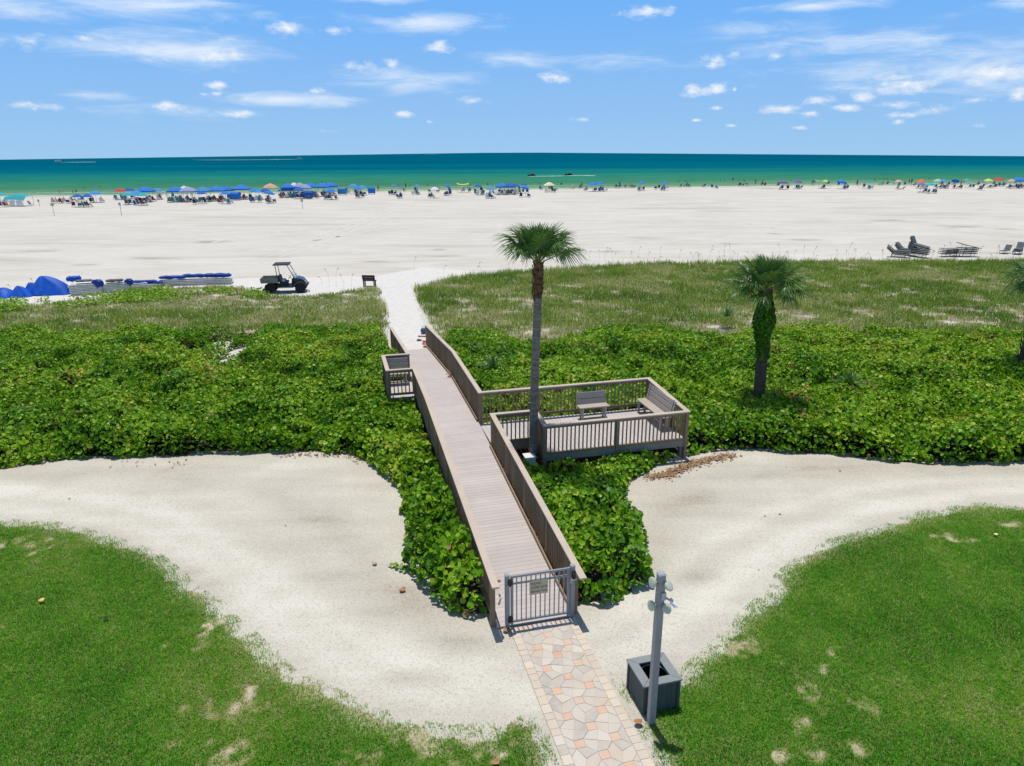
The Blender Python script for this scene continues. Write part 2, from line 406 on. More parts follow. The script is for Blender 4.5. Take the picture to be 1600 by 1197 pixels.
for off, wd, a, c in ((.3, 1.1, -170, 170), (9, .8, 62, 140), (14, .7, -150, -75), (21, .6, -40, 30)):
    q = [(x, ys(x)+off+1.6*float(vn(np.array([x]), np.array([off]), 9, 3)[0])) for x in xx if a < x < c]
    tag(ribbon('surf_foam', q, wd, -.145, M['foam'], .6), 'thin broken line of white foam along the shallows', 'surf foam', kind='structure')
# tyre tracks smoothed into the sand
TR = [[(398, 402), (470, 379), (530, 356), (620, 322), (655, 308)], [(0, 395), (110, 388), (230, 372), (330, 362)], [(700, 330), (760, 310), (790, 303)], [(930, 345), (1010, 338), (1120, 352), (1240, 358)], [(1300, 318), (1400, 322), (1600, 326)], [(395, 408), (470, 385), (530, 362), (620, 328), (660, 312)], [(470, 380), (600, 357), (780, 342), (900, 334)], [(0, 352), (120, 340), (260, 330)], [(250, 400), (330, 380), (395, 362)],
      [(1000, 335), (1150, 350), (1350, 352)], [(880, 320), (1050, 330), (1300, 372)], [(405, 412), (480, 388), (540, 365), (630, 330)], [(100, 372), (230, 360), (400, 352)], [(640, 400), (760, 392), (900, 396)]]
for q in TR:
    tag(ribbon('tyre_track', [G(*p) for p in q], .42, .005, M['track'], .5, .7), 'faint paler vehicle track crossing the beach sand', 'tyre track', kind='structure')

# crushed shell path sheet, white sand walk through the dunes
def sheet(name, poly, z, m, sub=None):
    bm = bmesh.new(); f = bm.faces.new([bm.verts.new((x, y, z)) for x, y in poly])
    bmesh.ops.triangulate(bm, faces=[f]); me = bpy.data.meshes.new(name); bm.to_mesh(me); bm.free(); me.materials.append(m)
    o = bpy.data.objects.new(name, me); COL.objects.link(o); return o
def rag(poly, step, amp, seed):
    """subdivide a polygon's edge and give it a ragged line"""
    out = []; n = len(poly)
    for i in range(n):
        a, b = poly[i], poly[(i+1) % n]; L = math.hypot(b[0]-a[0], b[1]-a[1]); k = max(1, int(L/step))
        for j in range(k):
            t = j/k; x = a[0]+(b[0]-a[0])*t; y = a[1]+(b[1]-a[1])*t
            e = amp*(float(vn(np.array([x]), np.array([y]), .45, seed, 3)[0])-.5)*2
            e2 = amp*(float(vn(np.array([x]), np.array([y]), .45, seed+9, 3)[0])-.5)*2
            out.append((x+e, y+e2))
    return out
gx_, gy_ = np.meshgrid(np.concatenate([np.arange(-60, -24, 2.), np.arange(-24, 24, .15), np.arange(24, 61, 2.)]), np.concatenate([np.arange(1, 6, 1.), np.arange(6, 23.05, .15)])); nx = gx_.shape[1]; ny = gx_.shape[0]
fx, fy = gx_.ravel(), gy_.ravel(); I = np.arange(nx*ny).reshape(ny, nx); q = np.stack([I[:-1, :-1], I[:-1, 1:], I[1:, 1:], I[1:, :-1]], -1).reshape(-1, 4)
rut = np.zeros(len(fx)); drk = np.zeros(len(fx))
for pl, w_, a_ in (([(-300, 770), (0, 766), (120, 775), (250, 800), (350, 848), (440, 915), (540, 985), (680, 1050), (830, 1085)], .42, 1), ([(-300, 792), (0, 796), (120, 806), (220, 826), (300, 868), (370, 915), (450, 985), (560, 1055), (700, 1105)], .35, 1), ([(900, 1050), (1000, 1010), (1080, 955), (1160, 885), (1260, 830), (1380, 795), (1500, 772), (1700, 760), (1900, 755)], .40, 1),
                   ([(880, 1010), (960, 965), (1040, 900), (1100, 850), (1200, 800), (1330, 765), (1500, 748), (1900, 740)], .32, .7), ([(0, 745), (200, 742), (400, 760), (520, 820), (600, 900), (700, 1000)], .5, -.6), ([(1000, 880), (1040, 800), (1120, 745), (1300, 735), (1600, 735)], .6, -.5)):
    d = edgedist(fx, fy, px(pl), False); rut += a_*np.exp(-(d/w_)**2)
rut *= .6+.8*vn(fx, fy, 1.2, 61, 3)
for (x, y, a, b) in [(338, 912, 28, 16), (640, 1060, 80, 12), (560, 1040, 50, 10), (300, 895, 30, 10), (880, 930, 60, 20), (1090, 900, 60, 12), (740, 1005, 60, 14), (450, 750, 80, 10), (1200, 745, 110, 8), (540, 900, 60, 14)]:
    c = G(x, y); k = mpp(c); drk += np.clip(1.2-np.hypot((fx-c[0])/(a*k), (fy-c[1])/(b*k*1.6)), 0, 1)
drk *= .3+1.2*vn(fx, fy, .5, 63, 3)
tag(npmesh('shell_path', np.stack([fx, fy, np.full_like(fx, .004)], 1), q, M['path'], {'rut': rut, 'dark': drk}), 'pale crushed shell path curving between lawns and shrubs', 'shell path', kind='structure')
wk = [(590, 440), (640, 436), (648, 470), (660, 500), (672, 540), (640, 560), (612, 520), (603, 480)]
tag(sheet('sand_walk', rag(px(wk), .6, .3, 4), .004, M['wsand']), 'white soft sand walk from boardwalk end to the beach', 'sand walk', kind='structure')
tag(sheet('sand_rim', rag(px([(-200, 470), (0, 452), (130, 440), (260, 440), (420, 434), (590, 432), (660, 418), (760, 424), (650, 445), (600, 452), (480, 462), (300, 462), (0, 490), (-200, 505)]), 1, .5, 8), .008, M['wsand']),
    'white loose sand along the dune grass edge', 'sand rim', kind='structure')
LAWN_L = px([(-330, 800), (-120, 806), (0, 813), (60, 812), (113, 820), (160, 832), (213, 848), (251, 865), (283, 888), (306, 911), (350, 940), (388, 982), (400, 986), (430, 1015), (466, 1049), (510, 1068), (572, 1098), (615, 1116),
             (700, 1134), (760, 1128), (820, 1119), (842, 1112), (862, 1160), (880, 1215), (905, 1300), (-500, 1300)])
LAWN_R = px([(954, 1062), (982, 1065), (1061, 1047), (1090, 1020), (1112, 1000), (1135, 978), (1153, 956), (1200, 920), (1208, 898), (1230, 880), (1258, 863), (1293, 843), (1338, 832), (1398, 813), (1426, 800), (1521, 786), (1600, 788),
             (1900, 780), (2300, 1300), (1075, 1300), (1030, 1215), (1000, 1150)])
LAWNS = []
for nm, pl, lb in (('lawn', LAWN_L, 'lawn ground left of the paver path'), ('lawn', LAWN_R, 'lawn ground right of the paver path')):
    LAWNS.append((nm, pl, lb))

# ------------------------------------------------------------------ paver path
def paver_m(name, cols, sandy=.35):
    m, nt, b = mat(name)
    base = ramp(nt, island(nt), [(i/(len(cols)-1), c) for i, c in enumerate(cols)])
    n = noise(nt, 7, 6, dist=1.2); base = mix(nt, ramp(nt, n, [(.4, (0, 0, 0)), (.66, (.5, .5, .5))]), base, (.56, .50, .43))
    d = noise(nt, 1.3, 5); base = mix(nt, ramp(nt, d, [(.42, (0, 0, 0)), (.7, (sandy*1.6,)*3)]), base, (.58, .53, .46))
    setc(nt, b, base); b.inputs['Roughness'].default_value = .85; b.inputs['Specular IOR Level'].default_value = .2
    bump(nt, b, noise(nt, 40, 3), .3, .006)
    return m
PV = [paver_m('terracotta_paver', [(.60, .33, .20), (.66, .40, .26), (.60, .41, .31)], .35),
      paver_m('marbled_grey_paver', [(.40, .36, .325), (.50, .45, .40), (.58, .52, .45), (.44, .39, .335), (.62, .56, .475), (.54, .45, .365), (.56, .45, .365)], .4),
      paver_m('tan_border_paver', [(.60, .49, .36), (.66, .57, .45), (.55, .45, .36), (.68, .59, .44)], .4), simple('sandy_joint', (.49, .435, .365), .95, .2, 20)]
mb = MB(); S0, S1, T0, T1 = -.66, .69, -7.0, -.22; BW = .165
def clip(poly, s0, s1, t0, t1):
    for ax, lim, sg in ((0, s0, 1), (0, s1, -1), (1, t0, 1), (1, t1, -1)):
        out = []
        for i in range(len(poly)):
            a, b = poly[i], poly[(i+1) % len(poly)]; da = (a[ax]-lim)*sg; db = (b[ax]-lim)*sg
            if da >= 0: out.append(a)
            if da*db < 0:
                k = da/(da-db); out.append((a[0]+(b[0]-a[0])*k, a[1]+(b[1]-a[1])*k))
        poly = out
        if len(poly) < 3: return None
    return poly
def shrink(poly, g=.004):
    cx = sum(p[0] for p in poly)/len(poly); cy = sum(p[1] for p in poly)/len(poly); out = []
    for x, y in poly:
        L = math.hypot(x-cx, y-cy)+1e-6; out.append((x-(x-cx)/L*g, y-(y-cy)/L*g))
    return out
def area(p): return abs(sum(p[i][0]*p[(i+1) % len(p)][1]-p[(i+1) % len(p)][0]*p[i][1] for i in range(len(p))))/2
def pv(poly, mi, s0=S0+BW, s1=S1-BW):
    q = clip(poly, s0, s1, T0, T1)
    if not q or area(q) < .0012: return
    mb.mi = mi; z = .028+random.uniform(-.002, .002)
    mb.prism(shrink(q, .0045), .012, z)
mb.mi = 3; mb.prism([(S0, T0), (S1, T0), (S1, T1), (S0, T1)], .006, .018)
p_, q_ = .3, .082
for i in range(-4, 5):
    for j in range(-26, 2):
        cx, cy = i*p_+.02, j*p_
        if (i+j) % 2 == 0: pv([(cx-q_, cy-q_), (cx+q_, cy-q_), (cx+q_, cy+q_), (cx-q_, cy+q_)], 0)
        else:
            a = p_-q_
            oc = [(cx-q_, cy-a), (cx+q_, cy-a), (cx+a, cy-q_), (cx+a, cy+q_), (cx+q_, cy+a), (cx-q_, cy+a), (cx-a, cy+q_), (cx-a, cy-q_)]
            k = random.choice((3, 4, 4, 4))
            if k == 4:
                for h in range(4): pv([(cx, cy), oc[h*2], oc[h*2+1], oc[(h*2+2) % 8]], 1)
            elif k == 3: pv([(cx, cy)]+oc[0:4], 1); pv([(cx, cy)]+oc[3:6], 1); pv([(cx, cy)]+oc[5:8]+[oc[0]], 1)
            else:
                h = random.choice((0, 1, 2, 3)); pv([oc[(h+i2) % 8] for i2 in range(5)], 1); pv([oc[(h+4+i2) % 8] for i2 in range(5)], 1)
for sd_ in (0, 1):
    t = T0
    while t < T1-.05:
        t2 = min(T1, t+random.choice((.15, .17, .2)))
        s0, s1 = (S0, S0+BW) if sd_ == 0 else (S1-BW, S1)
        pv([(s0, t), (s1, t), (s1, t2), (s0, t2)], random.choice((2, 2, 2, 1)), S0, S1); t = t2
o = mb.build('paver_path', PV); o.location = (OX, OY, 0); o.rotation_euler = (0, 0, AZ)
tag(o, 'paver walk of grey octagons with terracotta squares leading to the gate', 'paver path', kind='structure')

# ------------------------------------------------------------------ sea grape thickets
lw = lambda t, s: L2W(t, s)[:2]
TH_L = px([(-420, 760), (-150, 748), (0, 736), (100, 720), (200, 719), (330, 713), (470, 710), (540, 712)]) + px([(590, 708), (622, 745), (624, 790), (622, 850)], .75) + px([(662, 938), (692, 966), (735, 974), (765, 968)]) + \
    [lw(.0, -.9), lw(.3, -.2), lw(19.5, -.2), lw(19.7, -1.1)] + \
    px([(598, 497), (520, 505), (400, 511), (300, 510), (200, 508), (100, 512), (0, 511), (-200, 512), (-520, 520)], .6)
TH_R = [lw(.5, -.1), lw(.1, .9), lw(-.12, 1.15)] + px([(950, 954), (990, 932)]) + px([(1024, 878), (1028, 842), (1018, 806)], .7) + px([(982, 786), (985, 766), (1010, 745), (1062, 722), (1100, 712), (1150, 706), (1300, 714), (1400, 725), (1500, 730), (1600, 728), (1850, 735), (2150, 740)]) + \
    px([(2200, 520), (1900, 515), (1600, 512), (1450, 516), (1330, 512), (1200, 510), (1100, 522), (1000, 505), (930, 508), (860, 525), (800, 525), (720, 510), (690, 516)], .6) + \
    [lw(20.6, 1.2), lw(19.8, -.1)]
def ell(x, y, r=1.): return [(x, y, r)]
# bare sand windows in the thicket: photo ellipse -> ground ellipse
BARE = []
for (x, y, a, b) in [(332, 543, 18, 8), (368, 553, 18, 8), (855, 520, 30, 7), (1120, 520, 40, 7), (1165, 512, 18, 6), (560, 500, 12, 4), (30, 508, 14, 4), (815, 522, 14, 7)]:
    c = G(x, y, .2); k = mpp(c); d = (c[1]/9)
    BARE.append((c[0], c[1]+.2, a*k, b*k*d*.75+1.1))
def bdist(x, y):
    """rough distance outside the nearest bare sand window (negative inside)"""
    m = np.full(len(x), 9.)
    for (cx, cy, a, b) in BARE: m = np.minimum(m, (np.hypot((x-cx)/a, (y-cy)/b)-1)*min(a, b))
    return m+(vn(x, y, .9, 2)-.5)*.9*(m < 1.5)
def pbase(x, y): return np.minimum(np.hypot(x-.62, y-19.5)/.6, np.hypot(x-.48, y-19.1)/.45)   # clear spot round palm and utility box
def deckfoot(x, y):
    t, s = W2L(x, y)
    return ((s > -1.06) & (s < .86) & (t > -.3)) | ((s > .7) & (s < 2.16) & (t > 7.42) & (t < 9.42)) | ((s > 1.95) & (s < 6.7) & (t > 6.34) & (t < 9.42)) | ((s > -2.03) & (s < -.9) & (t > 12.36) & (t < 14.64)) \
        | ((s > .8) & (s < 2.0) & (t > 6.6) & (t < 7.5))
def th_height(x, y, e):
    t, s = W2L(x, y)
    h = .80+.50*(vn(x, y, 3.2, 1, 2)-.5)+.46*(vn(x, y, .9, 4, 2)-.5)+.22*(vn(x, y, .34, 6, 1)-.5)
    near = np.clip((6-t)/5, 0, 1); h = h+.20*near
    rs = np.exp(-((s+1.1)/.9)**2)*np.clip((t-3.2)/3, 0, 1)*np.clip((13-t)/1, 0, 1); h = h-.30*rs       # lower beside the ramp
    fr = np.exp(-((t-5.6)/.95)**2)*np.clip((s-1.3)/.8, 0, 1)*np.clip((7.4-s)/.6, 0, 1); h = h-.42*fr      # lower below the platform rail
    far = np.clip((y-30)/14, 0, 1); h = h*(1-.45*far)
    h = h-.42*np.clip((vn(x, y, 1.25, 71, 3)-.59)*8, 0, 1)-.22*np.clip((vn(x, y, .5, 72, 2)-.64)*8, 0, 1)
    k = np.clip(e/.5, 0, 1); return np.maximum(.06, h)*np.sqrt(np.clip(1-(1-k)**2, 0.02, 1))
def leaves(name, c, nrm, head, size, m, tint, fold=.22, mats2=None, aspect=.92):
    """folded six-sided leaves: centre c, normal nrm, heading angle, size"""
    n = len(c); nrm = nrm/np.linalg.norm(nrm, axis=1)[:, None]
    ref = np.stack([np.cos(head), np.sin(head), np.zeros(n)], 1)
    u = ref-nrm*np.sum(ref*nrm, 1)[:, None]; u /= np.linalg.norm(u, axis=1)[:, None]; v = np.cross(nrm, u)
    sh = [(-.5, 0, 0), (-.2, .5*aspect, fold), (.25, .42*aspect, fold), (.5, 0, -.05), (.25, -.42*aspect, fold), (-.2, -.5*aspect, fold)]
    V = np.stack([c+size[:, None]*(u*a+v*b+nrm*d*.5) for a, b, d in sh], 1).reshape(-1, 3)
    b = np.arange(n)[:, None]*6
    Fc = np.concatenate([b+np.array([[0, 5, 4, 3]]), b+np.array([[0, 3, 2, 1]])])
    return npmesh(name, V, Fc, m, {'tint': np.repeat(tint, 6)})
def thicket(poly, label):
    nm = 'sea_grape_thicket'; parts = []
    X, Y = scatter(poly, 620)
    keep = rng.random(len(X)) < np.clip(.60+(Y-14)/28, .60, 1)*(np.abs(X) < Y*.8+4); X, Y = X[keep], Y[keep]
    k2 = (bdist(X, Y) > 0) & (pbase(X, Y) > 1) & ~deckfoot(X, Y); X, Y = X[k2], Y[k2]
    e = np.minimum(edgedist(X, Y, poly), bdist(X, Y)); e = np.minimum(e, (pbase(X, Y)-1)*.7+.05)
    e = e-.38*vn(X, Y, .55, 14, 2)*(e < .6)+.06; kk = e > 0; X, Y, e = X[kk], Y[kk], e[kk]
    h = th_height(X, Y, e); n = len(X)
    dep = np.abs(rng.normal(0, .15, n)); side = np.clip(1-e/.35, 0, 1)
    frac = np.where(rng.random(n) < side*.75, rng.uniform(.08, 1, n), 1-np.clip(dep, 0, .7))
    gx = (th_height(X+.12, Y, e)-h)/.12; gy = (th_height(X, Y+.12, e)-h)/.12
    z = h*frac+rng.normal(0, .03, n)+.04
    nr = np.stack([-gx*.6+rng.normal(0, .5, n), -gy*.6-.12+rng.normal(0, .5, n), np.full(n, .62)], 1)
    far = np.clip((Y-16)/20, 0, 1)
    size = np.where(rng.random(n) < .25, rng.uniform(.05, .09, n), rng.uniform(.085, .185, n))*(1-.34*far)
    t1 = vn(X, Y, 2.2, 7, 3); t2 = vn(X, Y, .8, 8, 2)
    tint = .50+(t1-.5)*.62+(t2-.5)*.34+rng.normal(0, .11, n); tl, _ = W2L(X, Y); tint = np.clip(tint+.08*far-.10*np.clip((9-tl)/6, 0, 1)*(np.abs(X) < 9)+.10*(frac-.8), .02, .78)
    young = rng.random(n) < .035; tint[young] = rng.uniform(.72, .86, young.sum())
    twg = np.clip((vn(X, Y, 1.8, 12)-.66)*6, 0, 1)*far; brown = rng.random(n) < .004+.5*twg; tint[brown] = rng.uniform(1.05, 1.2, brown.sum())
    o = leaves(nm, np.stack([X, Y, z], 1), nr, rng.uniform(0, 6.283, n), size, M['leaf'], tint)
    # dark sheet painted as the shade inside the mass, and fallen leaves under it
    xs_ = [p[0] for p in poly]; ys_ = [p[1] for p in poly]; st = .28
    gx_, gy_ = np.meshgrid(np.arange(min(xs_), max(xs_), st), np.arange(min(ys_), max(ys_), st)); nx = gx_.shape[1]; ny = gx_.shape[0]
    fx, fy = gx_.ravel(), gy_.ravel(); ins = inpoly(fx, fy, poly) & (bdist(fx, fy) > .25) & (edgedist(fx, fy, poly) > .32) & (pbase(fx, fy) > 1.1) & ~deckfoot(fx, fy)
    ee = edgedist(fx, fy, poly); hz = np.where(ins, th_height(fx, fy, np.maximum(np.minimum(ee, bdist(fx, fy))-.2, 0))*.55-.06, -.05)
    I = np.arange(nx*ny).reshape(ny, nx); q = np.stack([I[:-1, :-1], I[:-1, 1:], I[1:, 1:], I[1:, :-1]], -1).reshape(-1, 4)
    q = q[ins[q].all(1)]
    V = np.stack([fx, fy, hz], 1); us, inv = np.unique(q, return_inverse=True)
    tw = npmesh('inner_shade_sheet', V[us], inv.reshape(-1, 4), M['twig']); tw.parent = o; tw['kind'] = 'stuff'
    tag(o, label, 'shrubs', kind='stuff')
    # twigs poking out
    k = rng.choice(n, min(n, 900)); mb = MB()
    for i in k:
        if frac[i] < .6: continue
        a = random.uniform(0, 6.283); L = random.uniform(.15, .4)
        p0 = Vector((X[i], Y[i], z[i]-.12)); p1 = p0+Vector((math.cos(a)*L*.7, math.sin(a)*L*.7, random.uniform(-.05, .14)))
        mb.tube([p0, p1], .006, 4, False)
    tg = mb.build('twigs', M['bark']); tg.parent = o; tg['kind'] = 'stuff'
    return o
thicket(TH_L, 'dense low green sea grape shrubs left of the boardwalk')
thicket(TH_R, 'dense low green sea grape shrubs right of the boardwalk around the platform')
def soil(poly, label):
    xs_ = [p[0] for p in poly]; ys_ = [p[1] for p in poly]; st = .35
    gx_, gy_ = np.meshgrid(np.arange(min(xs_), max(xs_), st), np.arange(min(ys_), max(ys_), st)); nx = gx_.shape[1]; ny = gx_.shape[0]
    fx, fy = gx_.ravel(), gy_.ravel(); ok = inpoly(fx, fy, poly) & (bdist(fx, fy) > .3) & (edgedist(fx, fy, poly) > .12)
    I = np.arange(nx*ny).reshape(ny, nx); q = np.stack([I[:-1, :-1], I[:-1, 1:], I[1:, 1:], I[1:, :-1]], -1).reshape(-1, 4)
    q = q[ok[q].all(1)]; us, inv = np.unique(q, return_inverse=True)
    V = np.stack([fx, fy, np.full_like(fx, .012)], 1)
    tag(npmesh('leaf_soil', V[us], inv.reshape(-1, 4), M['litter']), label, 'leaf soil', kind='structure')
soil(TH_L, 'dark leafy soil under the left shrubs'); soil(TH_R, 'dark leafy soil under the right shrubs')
# fallen brown leaves along the shrub feet
def dead(poly_px, n, spread, label, jit=.3, tintr=(.2, .9)):
    P_ = px(poly_px); L = [math.hypot(P_[i+1][0]-P_[i][0], P_[i+1][1]-P_[i][1]) for i in range(len(P_)-1)]
    k = rng.choice(len(L), n, p=np.array(L)/sum(L)); t = rng.random(n)
    A = np.array(P_); c = A[k]+(A[k+1]-A[k])*t[:, None]; c = c+rng.normal(0, spread, (n, 2))
    z = .02+rng.random(n)*.02
    nr = np.stack([rng.normal(0, .25, n), rng.normal(0, .25, n), np.ones(n)], 1)
    o = leaves('fallen_leaves', np.column_stack([c, z]), nr, rng.uniform(0, 6.28, n), rng.uniform(.03, .08, n), M['deadleaf'], rng.uniform(*tintr, n))
    return tag(o, label, 'fallen leaves', kind='stuff')
dead([(1012, 748), (1045, 742), (1070, 730), (1110, 718), (1145, 712)], 1000, .12, 'drift of brown dead leaves by the right shrubs', tintr=(.45, 1.0))
dead([(440, 712), (500, 712), (545, 712), (575, 722)], 140, .10, 'brown fallen leaves at the foot of the left shrubs')
dead([(795, 690), (812, 705), (825, 718)], 240, .35, 'brown fallen leaves under the boardwalk by the tall palm')
dead([(150, 730), (200, 728), (300, 724)], 24, .3, 'few brown leaves on the shell path at the left')
dead([(60, 790), (300, 780), (560, 850), (700, 960), (640, 1000)], 5, .9, 'scattered dead leaves on the shell path left', tintr=(.05, .5))
dead([(985, 950), (1100, 850), (1250, 760), (1500, 750)], 5, .8, 'scattered dead leaves on the shell path right', tintr=(.05, .5))

# ------------------------------------------------------------------ blades: lawns and dune grass
def blades(name, X, Y, h, wd, lean, tint, m, head=None):
    n = len(X); a = rng.uniform(0, 6.283, n) if head is None else head
    dx, dy = np.cos(a), np.sin(a); px_, py_ = -dy, dx
    l2 = lean*h; up = np.sqrt(np.maximum(h*h-l2*l2, (h*.15)**2)); z0 = .008
    b = np.stack([X, Y, np.full(n, z0)], 1); s = np.stack([px_*wd/2, py_*wd/2, np.zeros(n)], 1)
    mid = b+np.stack([dx*l2*.38, dy*l2*.38, up*.62], 1); tip = b+np.stack([dx*l2, dy*l2, up], 1)
    V = np.stack([b-s, b+s, mid+s*.8, mid-s*.8, tip+s*.12, tip-s*.12], 1).reshape(-1, 3); k = np.arange(n)[:, None]*6
    Fc = np.concatenate([k+np.array([[0, 1, 2, 3]]), k+np.array([[3, 2, 4, 5]])])
    return npmesh(name, V, Fc, m, {'tint': np.repeat(tint, 6)})
PDRY = []
for (x, y, a, b) in [(1290, 1050, 26, 9), (1350, 1105, 20, 14), (1265, 1085, 14, 26), (1260, 1150, 18, 30), (1330, 1170, 30, 10), (1240, 1040, 16, 12), (1310, 1020, 16, 8), (1225, 1185, 16, 10), (1500, 840, 40, 8), (330, 985, 14, 34), (372, 1100, 40, 22), (345, 1180, 40, 20), (690, 1170, 90, 22), (600, 1185, 60, 16), (1150, 1010, 30, 16), (30, 855, 40, 20), (285, 1108, 10, 5), (265, 1165, 16, 7), (260, 1010, 8, 4), (142, 868, 10, 6), (760, 1150, 50, 18), (1580, 820, 20, 6)]:
    c = G(x, y); k = mpp(c); PDRY.append((c[0], c[1], a*k, b*k*1.5))
def lawn(poly, label, front):
    X, Y = scatter([p for p in poly], 3000)
    k = (Y < 20) & (np.abs(X) < 17) & (Y > 6.5); X, Y = X[k], Y[k]
    e = edgedist(X, Y, poly)
    dry = np.zeros(len(X))
    for (cx, cy, a, b) in PDRY: dry = np.maximum(dry, np.clip(1.3-np.hypot((X-cx)/a, (Y-cy)/b), 0, 1))
    nz = vn(X, Y, .35, 21, 3); nb = vn(X, Y, 1.6, 22, 3); n3 = vn(X, Y, .16, 25, 2)
    dry = np.clip(dry*.40+((nz-.5)*2.2+(vn(X, Y, .14, 27, 2)-.5)*1.2)*(dry > .02), 0, 1)
    fr = np.clip(1-e/.45, 0, 1)                                # thin ragged edge
    prob = (1-.85*dry)*np.clip(1-fr*.85+(nz-.48)*3.0*fr+(n3-.5)*1.6*fr, .0, 1)*np.clip(1.25-(Y-9)/16, .55, 1)
    k = rng.random(len(X)) < prob; X, Y, e, dry, nz, nb, fr = (q[k] for q in (X, Y, e, dry, nz, nb, fr)); n = len(X)
    h = rng.uniform(.03, .075, n)*(.6+.8*vn(X, Y, .11, 41, 2))*(1-.35*dry)*(1-.4*fr); wd = rng.uniform(.006, .012, n)
    tint = .42+(nb-.5)*.75+(vn(X, Y, 4, 29, 2)-.5)*.3+(nz-.5)*.35+(vn(X, Y, .11, 41, 2)-.5)*.45+dry*.25+fr*.12+rng.normal(0, .13, n)
    for (x, y, a, b, dt) in [(1330, 905, 70, 45, .16), (1470, 935, 120, 75, -.13), (1540, 800, 60, 16, .14), (1400, 860, 50, 14, .08), (1500, 1120, 110, 70, .05), (1150, 1100, 60, 60, .08), (290, 920, 50, 30, -.14), (180, 1050, 140, 70, -.05), (330, 1060, 90, 50, .07), (60, 900, 70, 30, .07), (450, 1100, 90, 40, -.08), (620, 1150, 60, 30, .05), (1340, 955, 60, 25, .10)]:
        c = G(x, y); k_ = mpp(c); tint = tint+dt*np.exp(-((X-c[0])/(a*k_))**2-((Y-c[1])/(b*k_*1.5))**2)*(.4+1.2*vn(X, Y, .7, 44, 3))
    old = rng.random(n) < .05+.3*dry; tint[old] = rng.uniform(.8, 1.05, old.sum())
    tag(blades('lawn_grass', X, Y, h, wd, rng.uniform(.3, .95, n), tint, M['grass']), label, 'grass', kind='stuff')
def lawnground(nm, poly, lb):
    xs_ = [p[0] for p in poly]; ys_ = [p[1] for p in poly]; st = .05
    fx_, fy_ = np.meshgrid(np.arange(max(-18, min(xs_)), min(18, max(xs_)), st), np.arange(max(6, min(ys_)), min(19, max(ys_)), st)); nx = fx_.shape[1]; ny = fx_.shape[0]
    fx, fy = fx_.ravel(), fy_.ravel(); e = edgedist(fx, fy, poly); ok = inpoly(fx, fy, poly) & (e > .05+.5*vn(fx, fy, .5, 51, 3)**1.3)
    dry = np.zeros(len(fx))
    for (cx, cy, a, b) in PDRY: dry = np.maximum(dry, np.clip(1.3-np.hypot((fx-cx)/a, (fy-cy)/b), 0, 1))
    dry = np.clip(dry*.40+((vn(fx, fy, .35, 21, 3)-.5)*2.2+(vn(fx, fy, .14, 27, 2)-.5)*1.2)*(dry > .02)+np.clip(1.1-e/.7, 0, 1)*.9, 0, 1)
    I = np.arange(nx*ny).reshape(ny, nx); q = np.stack([I[:-1, :-1], I[:-1, 1:], I[1:, 1:], I[1:, :-1]], -1).reshape(-1, 4)
    q = q[ok[q].all(1)]; us, inv = np.unique(q, return_inverse=True)
    tag(npmesh(nm, np.stack([fx, fy, np.full_like(fx, .008)], 1)[us], inv.reshape(-1, 4), M['lawnsoil'], {'bare': dry[us]}), lb, 'lawn', kind='structure')
for a_ in LAWNS: lawnground(*a_)
lawn(LAWN_L, 'short green mown grass on the left lawn', 0)
lawn(LAWN_R, 'short patchy green grass on the right lawn around the bin and post', 0)
DU_L = px([(-520, 520), (0, 516), (200, 514), (400, 517), (520, 510), (600, 502)], .6) + [lw(19.5, -1.7)] + px([(610, 505), (604, 480), (596, 455), (588, 448), (560, 452), (490, 462), (420, 462), (385, 450), (340, 446), (290, 449), (215, 453), (160, 466), (80, 474), (0, 476), (-500, 480)])
DU_R = px([(2200, 528), (1600, 520), (1330, 520), (1100, 528), (1000, 514), (860, 532), (720, 518), (690, 523)], .6) + px([(672, 508), (656, 482), (645, 450), (700, 436), (800, 425), (900, 418), (1000, 413), (1200, 409), (1400, 408), (1600, 408), (2200, 410)])
BARE2 = []
for (x, y, a, b) in [(1490, 503, 45, 6), (1540, 503, 35, 6), (735, 480, 20, 6), (825, 472, 16, 10), (905, 470, 14, 6), (1352, 445, 14, 4), (1345, 485, 20, 8), (1420, 480, 14, 5), (960, 455, 10, 4), (330, 462, 26, 5), (300, 452, 30, 3), (120, 500, 22, 4), (235, 500, 16, 5), (30, 488, 20, 4), (430, 468, 10, 3), (1120, 512, 45, 10), (845, 518, 45, 9), (1170, 500, 20, 8), (365, 463, 14, 4), (60, 492, 25, 3)]:
    c = G(x, y, .1); k = mpp(c); BARE2.append((c[0], c[1], a*k, b*k*c[1]/9))
